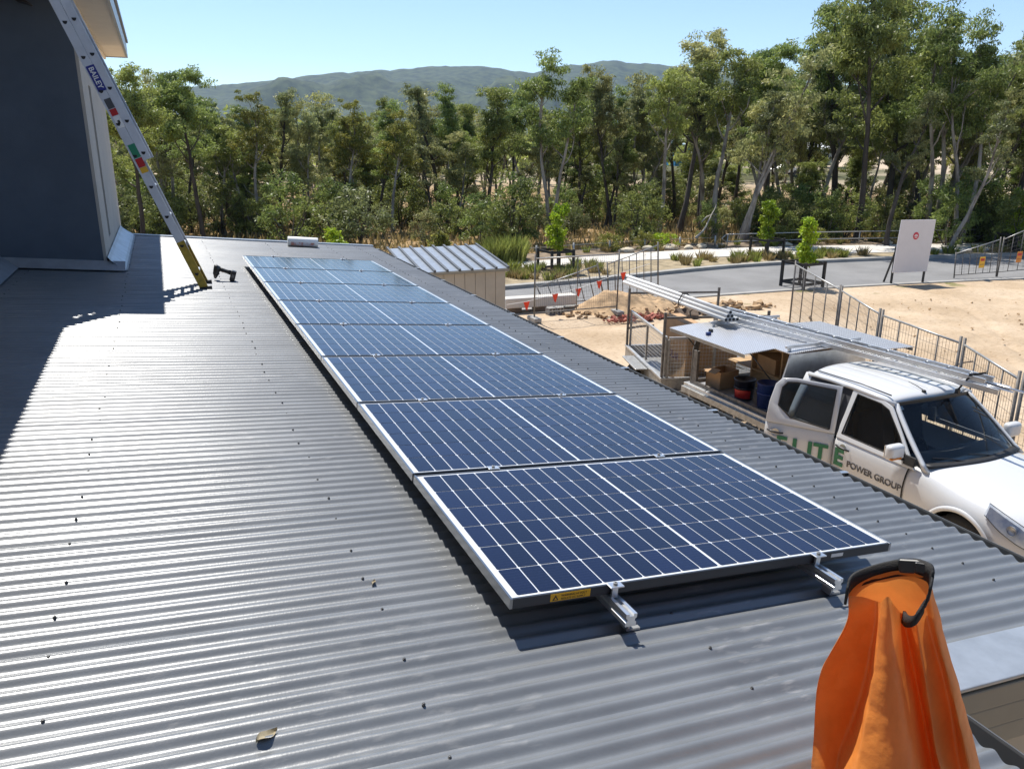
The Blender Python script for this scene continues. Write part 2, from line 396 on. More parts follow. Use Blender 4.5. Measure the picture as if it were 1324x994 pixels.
RN = ([-300, -20, 9.4, 17, 21.7, 28.3, 36, 60, 300], [60, 20.2, 19.5, 19.45, 19.15, 18.3, 16.8, 10, -75])
RF = ([-300, -20, 9.9, 12.5, 21.2, 28.8, 36.5, 60, 300], [63, 22.6, 22.95, 23.2, 24.55, 23.8, 22.5, 16, -69])
PN = ([-300, -20, 11.4, 15, 24.3, 31.6, 37, 60, 300], [66.4, 26, 26.5, 27.1, 26.35, 24.75, 23.7, 17.2, -67.8])
PF = ([-300, -20, 12, 15.5, 22.3, 28.4, 34, 41, 60, 300], [67.8, 27.4, 27.9, 28.7, 29.2, 28.3, 26.9, 25.4, 18.8, -66])
def cv(t, x):
    # smoothed table
    return sum(np.interp(x + d, t[0], t[1]) for d in np.linspace(-3, 3, 9)) / 9
def strip(name, lo, hi, z, m, off=(0, 0), thick=0, kind='structure'):
    xx = np.concatenate([np.linspace(-300, -30, 14), np.arange(-28, 70, .8), np.linspace(75, 300, 14)])
    b = MB(); a = [(x, cv(lo, x) + off[0]) for x in xx]; c = [(x, cv(hi, x) + off[1]) for x in xx]
    n = len(xx)
    if thick:
        vs = [(p[0], p[1], z - thick) for p in a] + [(p[0], p[1], z) for p in a] + [(p[0], p[1], z) for p in c] + [(p[0], p[1], z - thick) for p in c]
        fs = [(k * n + i, k * n + i + 1, (k + 1) * n + i + 1, (k + 1) * n + i) for k in range(3) for i in range(n - 1)]
    else:
        vs = [(p[0], p[1], z) for p in a] + [(p[0], p[1], z) for p in c]; fs = [(i, i + 1, n + i + 1, n + i) for i in range(n - 1)]
    return tag(b.add(vs, fs).build(name, m), kind=kind)
strip('road', RN, RF, .004, M['asphalt'], (.1, -.1))
strip('kerb', RF, RF, .13, M['kerb'], (-.1, .22), .13)
strip('kerb', RN, RN, .03, M['kerb'], (-.14, .1), .04)
strip('verge', RF, PN, .10, mat('verge_soil', (.30, .24, .15), .95, var=.3, scale=2, bump=.6, bscale=10), (.22, 0))
strip('footpath', PN, PF, .125, M['concrete'], (0, 0), .12)
strip('garden_bed', PF, PF, .09, mat('garden_mulch', (.20, .15, .10), .95, var=.35, scale=3, bump=.6, bscale=10), (0, 2.2))

# hills: ridge heights read along the skyline, at about 3 km
ridge = [(-900, 150), (-300, 140), (60, 128), (230, 113), (300, 106), (370, 98), (420, 92), (470, 90), (540, 86), (600, 84), (640, 86), (690, 93), (720, 86), (780, 75), (815, 78), (850, 82), (900, 88), (1000, 98), (1100, 108), (1200, 118), (1324, 126), (1700, 140), (2400, 150)]
def hills(name, dist, lift, seed, foot):
    r = np.array(ridge, float); pxs = np.arange(-900, 2401, 6.0)
    py = np.interp(pxs, r[:, 0], r[:, 1]); py += fbm(pxs / 40, pxs * 0 + seed, 4, seed) * 4 + fbm(pxs / 9, pxs * 0 + seed + 3, 3, seed + 9) * 1.8
    nv = 60
    tops = np.array([at_dist(a, b, dist) for a, b in zip(pxs, py)]); hz = np.maximum(tops[:, 2] - lift, 8.0)[:, None]
    dr = ((tops[:, :2] - CAM[:2]) / dist)[:, None, :]
    d = (foot + (dist * 1.25 - foot) * np.arange(nv + 1) / nv)[None, :]; tt = (d - foot) / (dist - foot)
    xy = CAM[:2] + dr * d[..., None]; x, y = xy[..., 0], xy[..., 1]
    tc = np.minimum(tt, 1)
    h = np.where(tt <= 1, hz * (.10 * np.minimum(tc * 4, 1) + .9 * tc ** 2.2), hz * np.maximum(0, 1 - (tt - 1) * 3.2))
    h = h + fbm(x / 330.0, y / 330.0, 5, seed) * 150 * (1 - np.abs(2 * tc - 1)) * hz / 250
    V = np.stack([x, y, h - 2], -1).reshape(-1, 3)
    n = nv + 1; m = len(pxs)
    idx = np.arange(m * n).reshape(m, n)
    Fq = np.stack([idx[:-1, :-1], idx[1:, :-1], idx[1:, 1:], idx[:-1, 1:]], -1).reshape(-1, 4)
    tag(link(name, arr_mesh(name, V, Fq, M['hill'], True)), kind='structure')
hills('hills', 3200, 0, 5, 1100)
hz = MB().box2((-4300, -4300, -3), (4300, 4300, 430)).build('haze', None)
hz.data.materials.clear()
hm = bpy.data.materials.new('haze_air'); hm.use_nodes = True; n = hm.node_tree.nodes
n.remove(n["Principled BSDF"]); pv = n.new("ShaderNodeVolumePrincipled"); pv.inputs["Color"].default_value = (.48, .72, 1, 1)
pv.inputs["Density"].default_value = .00008; pv.inputs["Anisotropy"].default_value = .1
hm.node_tree.links.new(pv.outputs[0], n["Material Output"].inputs["Volume"]); hz.data.materials.append(hm)
tag(hz, kind='stuff')

# ------------------------------------------------------------------ garage with its corrugated roof
EAVE, EAVE2, YN, YF = 2.375, 1.08, -0.45, 11.42
garage = thing('garage', 'garage with grey corrugated steel roof carrying the row of solar panels', 'garage', (0, 5.5, 0))
def gl(p): return Vector(p) - Vector((0, 5.5, 0))
roofp = thing('roof', None, None); roofp.parent = garage
COVER, CORR = .70, .070
def sheet(y0, x0, x1, k):
    n = 10 * 12 + 7; ny_ = n + 1; nx_ = 30
    yy = np.arange(ny_) / 12 * CORR; xx = np.linspace(x0, x1, nx_)
    Xg, Yg = np.meshgrid(xx, yy, indexing='ij')
    ph = 2 * np.pi * Yg / CORR
    amp = .0078
    r = random.Random(k)
    z = RZ - amp + amp * np.cos(ph) + .0045 * (Yg / COVER) + fbm(Xg * 1.3 + k * 7, Yg * 3 + k, 3, k) * .0022 + .0015 * np.sin(Xg * 2.1 + k)
    jit = np.array([r.uniform(-1, 1) for _ in range(12)]); z = z + np.interp(Yg / CORR, np.arange(12), jit) * .0011 + np.array([r.uniform(-1, 1) for _ in range(12)])[np.minimum((Yg / CORR).astype(int), 11)] * .0013 * np.sin(ph)
    wx = CS * Xg + SN * z; wz = -SN * Xg + CS * z + Z0; wy = Yg + y0 - 5.5
    idx = np.arange(nx_ * ny_).reshape(nx_, ny_)
    Fq = np.stack([idx[:-1, :-1], idx[1:, :-1], idx[1:, 1:], idx[:-1, 1:]], -1).reshape(-1, 4)
    return link('roof_sheet', arr_mesh('roof_sheet', np.stack([wx, wy, wz], -1).reshape(-1, 3), Fq, M['roof'], True), roofp)
k = 0; y = YN
while y < YF - .05:
    sheet(y, -2.52, EAVE, k); y += COVER; k += 1
YEND = y
y = YN - COVER
while y > -4.2:
    sheet(y, -2.52, EAVE2, k); y -= COVER; k += 1
YSTART = y + COVER
# screws on the crests
b = MB(); r = random.Random(3)
for xr, step in ((-2.2, 2), (-1.27, 2), (-.34, 2), (.6, 2), (1.55, 2), (2.05, 3)):
    yy = YN + CORR * round((YSTART - YN) / CORR); q = 0
    while yy < YEND - .05:
        if not (yy < YN + .02 and xr > EAVE2 - .1):
            if (q % 2 == 0) if step == 3 else ((q % 10) in (0, 3, 6)):
                c = roofpt(xr + r.uniform(-.012, .012), yy, RZ + .004)
                b.lathe([(.0052, -.004), (.0052, .0015), (.004, .002), (.0034, .0045), (0, .005)], c - Vector((0, 5.5, 0)), 8, ROOF_ROT)
        yy += CORR; q += 1
tag(b.build('roofing_screws', M['screw'], roofp), kind='stuff')
# gutters: trough profile along the eave
def gutter(x0, ya, yb, name='gutter'):
    prof = [(x0 - .03, -.03), (x0 - .03, -.125), (x0 + .085, -.125), (x0 + .105, -.10), (x0 + .105, -.014), (x0 + .102, -.008), (x0 + .097, -.008), (x0 + .095, -.016), (x0 + .095, -.10), (x0 + .08, -.115), (x0 - .02, -.115), (x0 - .02, -.03)]
    f = lambda yy: (lambda u, v: roofpt(u, yy, RZ - .02 + v) - Vector((0, 5.5, 0)))
    g = MB().prism(prof, f(ya), f(yb)).build(name, M['gutter'], garage)
    yy = ya + .35
    while yy < yb:
        MB().box((0, 0, 0), (.075, .028, .005)).build('gutter_clip', M['alu'], g, loc=roofpt(x0 + .065, yy, RZ - .026) - Vector((0, 5.5, 0)), rot=ROOF_ROT)
        yy += 1.15
    return g
gutter(EAVE + .012, YN - .05, YEND + .02)
gutter(EAVE2 + .012, YSTART, YN - .17)
# barge capping at the far edge, and the capping with its boards where the roof steps in near the camera
def roofbox(name, a, bb, m, parent=garage, bevel=.004):
    o = MB().box2(a, bb).build(name, m, parent, bevel=bevel); o.location = roofpt(0, 0, 0) - Vector((0, 5.5, 0)); o.rotation_euler = ROOF_ROT
    return o
roofbox('barge_capping', (-2.45, YEND - .02, RZ - .10), (EAVE + .03, YEND + .10, RZ + .022), M['flash'])
roofbox('step_flashing', (EAVE2 + .10, YN - .20, RZ - .012), (EAVE + .02, YN + .005, RZ + .002), M['flash'])
for i in range(3):
    roofbox('fascia_board', (EAVE2 + .11, YN - .19 + .006 * i, RZ - .115 - .085 * i), (EAVE + .01, YN - .12, RZ - .034 - .085 * i), M['beiged'], bevel=.006)
roofbox('fascia', (EAVE - .09, YN - .12, RZ - .30), (EAVE - .055, YEND, RZ - .05), M['beiged'])
roofbox('fascia', (EAVE2 - .09, YSTART, RZ - .30), (EAVE2 - .055, YN - .20, RZ - .05), M['beiged'])
b = MB()
zt = lambda x: Z0 - SN * x - .2
for x0, x1, ya, yb in ((-2.4, 2.30, YN - .08, YEND - .02), (-2.4, 1.0, YSTART + .1, YN - .085)):
    b.add([gl(p) for p in ((x0, ya, 0), (x1, ya, 0), (x1, yb, 0), (x0, yb, 0), (x0, ya, zt(x0)), (x1, ya, zt(x1)), (x1, yb, zt(x1)), (x0, yb, zt(x0)))],
          [(0, 1, 5, 4), (1, 2, 6, 5), (2, 3, 7, 6), (3, 0, 4, 7), (4, 5, 6, 7)])
b.build('wall', M['beige'], garage)

# ------------------------------------------------------------------ two storey house on the left
house = thing('house', 'two storey house with dark charcoal wall and pale side beside the garage roof', 'house', (-4.5, 6, 0))
def hb(name, a, bb, m, bevel=0, parent=None):
    return MB().box2([a[i] - (-4.5, 6, 0)[i] for i in range(3)], [bb[i] - (-4.5, 6, 0)[i] for i in range(3)]).build(name, m, parent or house, bevel=bevel)
ZS = Z0 + 2.68
hb('wall', (-9, -8, 0), (-2.46, 7.9, Z0 + 3.3), M['wall_light'])
hb('front_wall', (-6, 7.66, 2.8), (-1.50, 7.80, ZS), M['wall_dark'])
# side wall of the block, pale, built round the tall slot window
WX = -1.47
hb('side_wall', (-1.60, 7.665, 2.8), (WX, 8.56, ZS), M['wall_light'])
hb('side_wall', (-1.60, 8.90, 2.8), (WX, 11.80, ZS), M['wall_light'])
hb('side_wall', (-1.60, 8.56, 2.8), (WX, 8.90, Z0 + .27), M['wall_light'])
hb('side_wall', (-1.60, 8.56, Z0 + 1.95), (WX, 8.90, ZS), M['wall_light'])
w = hb('window', (-1.52, 8.56, Z0 + .27), (-1.495, 8.90, Z0 + 1.95), mat('dark_window', (.02, .03, .042), .12))
hb('window_backing', (-1.59, 8.56, Z0 + .27), (-1.58, 8.90, Z0 + 1.95), M['navy'], parent=None)
hb('back_wall', (-6, 11.70, 0), (-1.605, 11.80, ZS), M['wall_light'])
# overhanging eaves: soffit lining, fascia and gutter
EX = -1.12
hb('soffit', (-6, 6.98, ZS), (EX, 13.45, ZS + .02), M['soffit'])
hb('fascia', (EX - .02, 6.96, ZS - .012), (EX + .012, 13.47, ZS + .2), M['flash'])
hb('fascia', (-6, 13.46, ZS - .010), (EX - .022, 13.49, ZS + .2), M['flash'])
hb('fascia', (-6, 6.94, ZS - .010), (EX - .022, 6.97, ZS + .2), M['flash'])
hb('soffit_trim', (WX + .001, 7.0, ZS - .05), (WX + .035, 13.4, ZS - .002), M['soffit'])
hb('roof', (-6, 6.9, ZS + .22), (EX + .04, 13.5, ZS + .27), M['roof'])
hb('soffit', (-9, -8, Z0 + 3.32), (-1.86, 8.9, Z0 + 3.34), M['soffit'])
hb('fascia', (-1.858, -8, Z0 + 3.30), (-1.82, 8.9, Z0 + 3.5), M['flash'])
hb('added_dark_backdrop', (-9, -9.5, 0), (4.5, -5.2, Z0 + 3.3), M['wall_dark'])  # added out of view behind the camera to darken frame and roof reflections
hb('roof', (-9.2, -8.1, Z0 + 3.52), (-1.80, 8.9, Z0 + 3.58), M['roof'])
# apron flashings where the block meets the roof
ap = MB()
def apf(u, v):
    x = WX + .003 + .18 * u; yv = 7.62 + (11.35 - 7.62) * v
    return roofpt(x, yv, RZ + .155 - .125 * u ** .7 - (.0 if u < .98 else .018)) - Vector((-4.5, 6, 0))
ap.grid(apf, 6, 2); ap.build('apron_flashing', mat('new_flashing', (.46, .50, .56), .4, .35, var=.15, scale=6), house, solid=.003)
tb = MB()
for i in range(46):
    tb.box(roofpt(WX + .188, 7.66 + i * .08, RZ + .012) - Vector((-4.5, 6, 0)), (.02, .045, .022), ROOF_ROT)
tag(tb.build('flashing_scallops', M['flash'], house), kind='stuff')
fr = MB(); fr.grid(lambda u, v: roofpt(-2.45 + 1.155 * u, 7.66 - .10 * v, RZ + .11 - .09 * v) - Vector((-4.5, 6, 0)), 2, 4)
fr.build('apron_flashing', M['flash'], house, solid=.003)
mf = MB(); mf.grid(lambda u, v: roofpt(-2.45 + .16 * v, -4 + 11.55 * u, RZ + .14 - .12 * v) - Vector((-4.5, 6, 0)), 2, 4)
mf.build('apron_flashing', M['flash'], house, solid=.003)
# dark tool with a lime tip poking over the upper wall at the very top left
tp = ony(28, 2, 7.55)
tl = thing('tool', 'small black tool with lime green end sticking out at top of charcoal wall', 'tool', tuple(tp))
MB().tube([(-.06, 0, .03), (-.02, 0, .005), (.04, 0, -.01), (.085, 0, -.035)], [.02, .022, .018, .008], 8).build('body', M['blackm'], tl, True)
MB().tube([(-.13, 0, .05), (-.055, 0, .028)], [.018, .021], 8).build('grip', mat('lime_plastic', (.25, .45, .02), .5), tl, True)
MB().tube([(-.125, 0, .05), (-.125, .13, .06)], .008, 6).build('hook', M['blackm'], tl, True)

# ------------------------------------------------------------------ solar array
PW, PL, PP = 1.645, 1.040, 1.058
def ring(b, x0, x1, y0, y1, w, z0, z1):
    o = [(x0, y0), (x1, y0), (x1, y1), (x0, y1)]; i = [(x0 + w, y0 + w), (x1 - w, y0 + w), (x1 - w, y1 - w), (x0 + w, y1 - w)]
    vs = [(*p, z) for z in (z0, z1) for p in o + i]
    fs = []
    for k in range(4):
        j = (k + 1) % 4
        fs += [(k, j, 8 + j, 8 + k), (4 + j, 4 + k, 12 + k, 12 + j), (8 + k, 8 + j, 12 + j, 12 + k), (j, k, 4 + k, 4 + j)]
    return b.add(vs, fs)
cellw, cellh, gp, midg = .0736, .1615, .0051, .013
cm = MB(); ch = .0042
poly = [(-cellw / 2 + ch, -cellh / 2), (cellw / 2 - ch, -cellh / 2), (cellw / 2, -cellh / 2 + ch), (cellw / 2, cellh / 2 - ch), (cellw / 2 - ch, cellh / 2), (-cellw / 2 + ch, cellh / 2), (-cellw / 2, cellh / 2 - ch), (-cellw / 2, -cellh / 2 + ch)]
cm.prism(poly, lambda u, v: (u, v, 0), lambda u, v: (u, v, .0012))
ctmp = cm.build('cell', M['cell']); cell_me = ctmp.data; bpy.data.objects.remove(ctmp)
frame_me = None
order = ['first panel of the solar row, its rail ends and warning sticker uncovered', 'second solar panel, next after the one with warning sticker', 'third solar panel counted from the warning sticker end', 'fourth solar panel counted from the warning sticker end',
         'fifth solar panel counted from the warning sticker end', 'sixth solar panel counted from the warning sticker end', 'seventh solar panel, last but one before the white roll', 'last solar panel of the row, on the white roll side']
M['frame_shade'] = mat('shaded_frame_rail', (.045, .05, .06), .35, .4)  # long bars darkened: shade of the near face put into the colour
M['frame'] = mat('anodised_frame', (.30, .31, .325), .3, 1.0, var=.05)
for i in range(8):
    p = thing('solar_panel', order[i], 'solar panel', roofpt(0, i * PP, -.035), ROOF_ROT, 'solar panels in a row on the roof')
    if frame_me is None:
        frame_me = []
        for nm_, bx, m_ in (('frame_side', ((0, 0, 0), (.010, PL, .035)), M['frame']), ('frame_side', ((PW - .010, 0, 0), (PW, PL, .035)), M['frame']), ('frame_rail', ((.0102, 0, 0), (PW - .0102, .010, .0345)), M['frame_shade']), ('frame_rail', ((.0102, PL - .010, 0), (PW - .0102, PL, .0345)), M['frame_shade'])):
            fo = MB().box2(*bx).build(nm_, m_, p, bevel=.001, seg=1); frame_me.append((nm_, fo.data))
        bk = MB().box2((.009, .009, .026), (PW - .009, PL - .009, .0318)).build('backsheet', M['back'], p); bk_me = bk.data
    else:
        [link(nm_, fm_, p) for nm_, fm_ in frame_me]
        bk = link('backsheet', bk_me, p)
    tw = 20 * cellw + 18 * gp + midg; x0 = (PW - tw) / 2; th = 6 * cellh + 5 * gp; y0 = (PL - th) / 2
    for c in range(20):
        cx = x0 + cellw / 2 + c * (cellw + gp) + ((midg - gp) if c >= 10 else 0)
        for rr in range(6):
            link('cell', cell_me, p, (cx, y0 + cellh / 2 + rr * (cellh + gp), .0322))
    if i == 0:
        st = MB().box2((.14, -.0012, .006), (.285, -.0002, .032)).build('warning_sticker', mat('sticker_yellow', (.75, .42, .02), .5), p)
        MB().add([(.147, -.0018, .009), (.169, -.0018, .009), (.158, -.0018, .028)], [(0, 1, 2)]).build('warning_triangle', M['black'], st)
        MB().add([(.153, -.0024, .0115), (.163, -.0024, .0115), (.158, -.0024, .0205)], [(0, 1, 2)]).build('triangle_centre', bpy.data.materials['sticker_yellow'], st)
        R = Matrix.Rotation(math.radians(90), 4, 'X')
        text('warning_text', 'WARNING HI VOLT', .0105, M['black'], st, Matrix.Translation((.178, -.002, .020)) @ R, .0002)
        text('warning_text', 'ISOLATE DC SUPPLY', .0098, M['black'], st, Matrix.Translation((.178, -.002, .009)) @ R, .0002)
        MB().box2((1.33, -.0012, .012), (1.39, -.0002, .026)).build('serial_label', M['white'], p)
# mounting rails with clamps and feet
rp = [(-.02, 0), (.02, 0), (.02, .014), (.014, .018), (.014, .026), (.02, .030), (.02, .044), (.008, .044), (.008, .036), (-.008, .036), (-.008, .044), (-.02, .044), (-.02, .030), (-.014, .026), (-.014, .018), (-.02, .014)]
for rx, lab in ((.37, 'aluminium mounting rail under the panels, ending beside the yellow warning sticker'), (1.25, 'aluminium mounting rail under the panels, ending behind the orange bag')):
    L0, L1 = -.125, 8 * PP + .06
    rail = thing('mounting_rail', lab, 'rail', roofpt(rx, 0, -.080), ROOF_ROT, 'rails under the solar panels')
    MB().prism(rp, lambda u, v: (u, L0, v), lambda u, v: (u, L1, v)).build('channel', M['alu'], rail)
    for g in range(9):
        yc = g * PP - .009 if 0 < g < 8 else (-.012 if g == 0 else 8 * PP - .006)
        c = MB(); c.box((0, yc, .0835), (.052, .034, .005)).box((0, yc, .06), (.022, .010, .044))
        co = c.build('clamp', M['alu'], rail, bevel=.0015)
        MB().lathe([(.0075, .086), (.0075, .093), (.004, .0935), (.004, .089), (0, .089)], (0, yc, 0), 8).build('bolt', M['galv'], co)
    yy = -.06
    while yy < 8 * PP:
        f = MB(); f.box((.026, yy, -.008), (.008, .045, .07)).box((.045, yy, -.045), (.05, .045, .008))
        f.build('foot', M['alud'], rail); yy += 1.22

# ------------------------------------------------------------------ extension ladder
foot = roofpt(-.527, 6.58, RZ + .003); ang = math.radians(69.3)
LADR = Matrix.Rotation(-(math.pi / 2 - ang), 4, 'Y')          # local z runs up along the ladder, leaning to -x
lad = thing('extension_ladder', 'aluminium extension ladder with yellow foot leaning on the upper eave', 'ladder', foot)
lad.rotation_euler = (Matrix.Rotation(math.radians(-3), 4, 'Z') @ LADR).to_euler()
def stile(x0, y0, z0, z1, name, m, parent=lad, d=.078, t=.028):
    # channel section, flanges inward
    b = MB(); s = 1 if y0 < .2 else -1
    ya, yb = y0, y0 + s * t
    pr_ = [(x0, ya), (x0 + d, ya), (x0 + d, yb), (x0 + d - .01, yb), (x0 + d - .01, ya + s * .006), (x0 + .01, ya + s * .006), (x0 + .01, yb), (x0, yb)]
    return b.prism(pr_, lambda u, v: (u, v, z0), lambda u, v: (u, v, z1)).build(name, m, parent)
M['ladder'] = mat('ladder_aluminium', (.60, .62, .66), .45, .5, var=.08, scale=6)
for y0 in (0, .42):
    s = stile(-.05, y0, .42, 4.0, 'stile', M['ladder']); stile(-.052, y0 - (.002 if y0 == 0 else -.002), .0, .52, 'yellow_stile_end', M['yellow'])
    stile(.032, y0, 1.33, 4.6, 'fly_stile', M['ladder'])
    MB().box((0, y0 + (.014 if y0 == 0 else -.014), .008), (.12, .05, .03), (0, math.radians(16), 0)).build('rubber_foot', M['black'], lad)
def dend(x, z):
    b = MB(); n = 10
    pts = [(.019 * math.cos(math.pi + math.pi * k / n), .027 * math.sin(math.pi + math.pi * k / n)) for k in range(n + 1)]
    c, s_ = math.cos(-.35), math.sin(-.35)
    pts = [(x + u * c - v * s_, z + u * s_ + v * c) for u, v in pts]
    return b.prism(pts, lambda u, v: (u, -.004, v), lambda u, v: (u, .004, v))
for k in range(14):
    z = .17 + k * .305
    ru = MB().tube([(0, .005, z), (0, .415, z)], .017, 8).build('rung', M['ladder'], lad, True)
    dend(-.011, z + .012).build('rung_end', M['black'], ru)
    z2 = 1.38 + k * .305 + .012
    if z2 < 4.5:
        ru = MB().tube([(.071, .005, z2), (.071, .415, z2)], .017, 8).build('rung', M['ladder'], lad, True)
        dend(.071, z2 + .012).build('rung_end', M['black'], ru)
sk = lambda z0, z1, x0, x1, m, name: MB().box2((x0, -.0035, z0), (x1, -.0008, z1)).build(name, m, lad)
bs = sk(2.00, 2.23, -.038, .038, mat('sticker_blue', (.02, .03, .22), .5), 'brand_sticker')
text('sticker_text', 'BAILEY', .062, M['white'], bs, Matrix.Translation((-.020, -.005, 2.215)) @ Matrix.Rotation(math.radians(90), 4, 'X') @ Matrix.Rotation(math.radians(-90), 4, 'Z'), .0006, bold=.001)
sk(1.84, 1.93, -.03, .03, M['grey_text'], 'rating_sticker'); sk(1.775, 1.835, -.03, .03, M['red'], 'rating_sticker'); sk(1.66, 1.77, -.03, .03, M['white'], 'rating_sticker')
sk(1.70, 1.73, -.012, .012, M['black'], 'rating_mark')
sk(1.37, 1.50, -.032, .034, mat('sticker_green', (.02, .22, .11), .5), 'safety_sticker'); sk(1.28, 1.365, -.032, .034, M['red'], 'safety_sticker'); sk(1.225, 1.277, -.032, .034, bpy.data.materials['sticker_yellow'], 'safety_sticker')

# ------------------------------------------------------------------ things lying on the roof
pd = roofpt(-.30, 7.18, RZ)
dr = thing('cordless_drill', 'black cordless drill lying on the roof beside the ladder foot', 'drill', pd, (0, PITCH, math.radians(-8))); dr.scale = (.64, .64, .70)
MB().tube([(-.155, 0, .075), (-.15, 0, .10), (-.135, 0, .17), (-.125, 0, .225), (-.12, 0, .235)], [.038, .05, .056, .054, .03], 14).build('motor_housing', M['blackm'], dr, True)
MB().tube([(-.165, 0, .03), (-.158, 0, .055), (-.155, 0, .078)], [.016, .030, .034], 12).build('chuck', M['galvd'], dr, True)
MB().tube([(-.12, 0, .185), (-.04, 0, .165), (.03, 0, .145), (.09, 0, .13)], [.036, .030, .031, .038], 12).build('handle', M['black'], dr, True)
MB().box((.125, 0, .085), (.085, .11, .16), (0, math.radians(14), 0)).build('battery', M['blackm'], dr, bevel=.012)
MB().box((.125, -.056, .085), (.05, .004, .05), (0, math.radians(14), 0)).build('battery_label', M['galvd'], dr)
MB().tube([(-.06, 0, .145), (-.03, 0, .135)], .011, 6).build('trigger', M['red'], dr)
q = roofpt(1.14, 10.95, RZ)
rl = thing('plastic_roll', 'white roll with printed reddish label lying near the far roof edge', 'roll', q, (0, PITCH, math.radians(-3))); rl.scale = (.86, .86, .86)
b = MB().lathe([(0, -.27), (.055, -.27), (.085, -.268), (.088, -.262), (.088, .262), (.085, .268), (.055, .27), (0, .27)], (0, 0, .088), 20, (0, math.pi / 2, 0)); b.build('roll_body', M['white'], rl, True)
lb = MB(); lb.grid(lambda u, v: (-.22 + .42 * u, -.0905 * math.cos(-.5 + 1.0 * v), .088 + .0905 * math.sin(-.75 + 1.0 * v)), 2, 8)
lb.build('label', mat('roll_label', (.45, .20, .16), .6, col2=(.55, .52, .55), scale=14, mix=(.45, .55)), rl, True)
def leaf_at(px, py, s, a, label, m):
    d = RW.T @ np.array([(px - 662) / F_PX, (py - 497) / F_PX, 1.0])
    nrm = np.array([SN, 0, CS]); p0 = np.array(roofpt(0, 0, RZ)); t = np.dot(p0 - CAM, nrm) / np.dot(d, nrm); c = CAM + d * t
    b = MB()
    b.grid(lambda u, v: (s * (u - .5), s * .5 * (v - .5) * math.sin(math.pi * min(max(u * .96 + .03, 0), 1)) * 1.1, -.002 + .008 * s / .06 * (abs(v - .5) * 2) ** 2 + .003 * math.sin(u * 7)), 8, 4)
    o = b.build('dry_leaf', m, None, True, loc=tuple(c), rot=(0, PITCH, a)); tag(o, label, 'leaf')
ml = mat('dead_leaf', (.34, .29, .19), .8, var=.3, scale=30)
leaf_at(345, 951, .062, .5, 'pale curled dry leaf lying on the near roof corrugations', ml)
leaf_at(483, 752, .030, 1.1, 'tiny dry leaf scrap on the roof beside the panel shadow', ml)

# ------------------------------------------------------------------ orange roll top bag
bc = np.array([0.60, -.86]); bz = roofpt(bc[0], bc[1], RZ).z
bag = thing('dry_bag', 'orange vinyl roll top bag with black webbing rim and buckle', 'bag', (bc[0], bc[1], bz))
fw2 = np.array([bc[0] - CAM[0], bc[1] - CAM[1]]); fw2 /= np.linalg.norm(fw2); rt2 = np.array([fw2[1], -fw2[0]])
KS = .000548
def bp(u, v, d):
    # u, v: position across and down the bag; d: depth towards the viewer
    x, yv = rt2 * (((u - 420) * .91 + .165 * (v - 190)) * KS) - fw2 * d
    return (x, yv, (1150 - v) * KS * 1.03)
# columns: L, fold, V1, fold, P1, fold, V2, P2, R, then the back
rows = [
 (1150, [(-10, .06), (80, .14), (170, .13), (250, .25), (400, .28), (545, .24), (585, .08), (650, .17), (715, .08), (760, .10), (800, .0), (720, -.15), (420, -.2), (100, -.15)]),
 (1060, [(-2, .07), (70, .12), (145, .09), (232, .23), (390, .26), (538, .22), (572, .05), (645, .155), (702, .06), (750, .10), (790, .0), (700, -.14), (420, -.18), (100, -.13)]),
 (975, [(12, .07), (55, .09), (124, .05), (205, .20), (380, .235), (530, .20), (556, .02), (640, .13), (690, .05), (735, .09), (776, .0), (680, -.12), (420, -.16), (120, -.11)]),
 (860, [(24, .06), (85, .045), (185, .005), (232, .16), (378, .20), (512, .165), (534, .0), (600, .10), (662, .03), (715, .08), (752, .0), (650, -.11), (420, -.14), (140, -.10)]),
 (775, [(32, .055), (105, .03), (215, -.01), (254, .14), (372, .175), (498, .145), (518, -.01), (562, .08), (642, .01), (698, .075), (735, .0), (635, -.10), (420, -.13), (150, -.09)]),
 (640, [(38, .05), (140, .015), (258, -.015), (286, .115), (366, .145), (474, .12), (492, -.02), (546, .06), (630, .005), (664, .07), (698, .0), (605, -.09), (420, -.11), (180, -.08)]),
 (460, [(125, .04), (205, .01), (292, -.01), (316, .085), (374, .11), (442, .09), (460, -.02), (520, .05), (592, .005), (624, .055), (653, .0), (560, -.075), (420, -.09), (230, -.065)]),
 (330, [(205, .03), (255, .01), (318, .0), (336, .065), (380, .09), (424, .07), (438, -.02), (500, .05), (556, .012), (586, .045), (615, .0), (540, -.06), (420, -.07), (270, -.05)]),
]
rim = [(205, 215, .03), (262, 215, .015), (325, 228, .01), (352, 180, .055), (392, 114, .075), (416, 190, .055), (434, 272, -.01), (490, 222, .04), (525, 170, .02), (545, 110, .025), (556, 80, .0), (470, 78, -.022), (370, 108, -.025), (240, 178, -.015)]
b = MB(); nc = 14
for v, cols in rows:
    for u, d in cols: b.v.append(bp(u, v, d))
for u, v, d in rim: b.v.append(bp(u, v, d))
nr = len(rows) + 1
for i in range(nr - 1):
    for j in range(nc):
        b.f.append((i * nc + j, i * nc + (j + 1) % nc, (i + 1) * nc + (j + 1) % nc, (i + 1) * nc + j))
b.f.append(tuple(range(nc)))
me_o = b.build('bag_body', M['orange'], bag, True, solid=0, sub=0)
me = me_o.data
cr = me.attributes.new('crease_edge', 'FLOAT', 'EDGE'); vals = [0.0] * len(me.edges)
for e in me.edges:
    a, c = e.vertices
    if abs(a - c) == nc and (a % nc) in (0, 2, 3, 6, 7, 8, 10): vals[e.index] = {0: .9, 2: .85, 3: .6, 6: .95, 7: .4, 8: .8, 10: .9}[a % nc]
cr.data.foreach_set('value', vals)
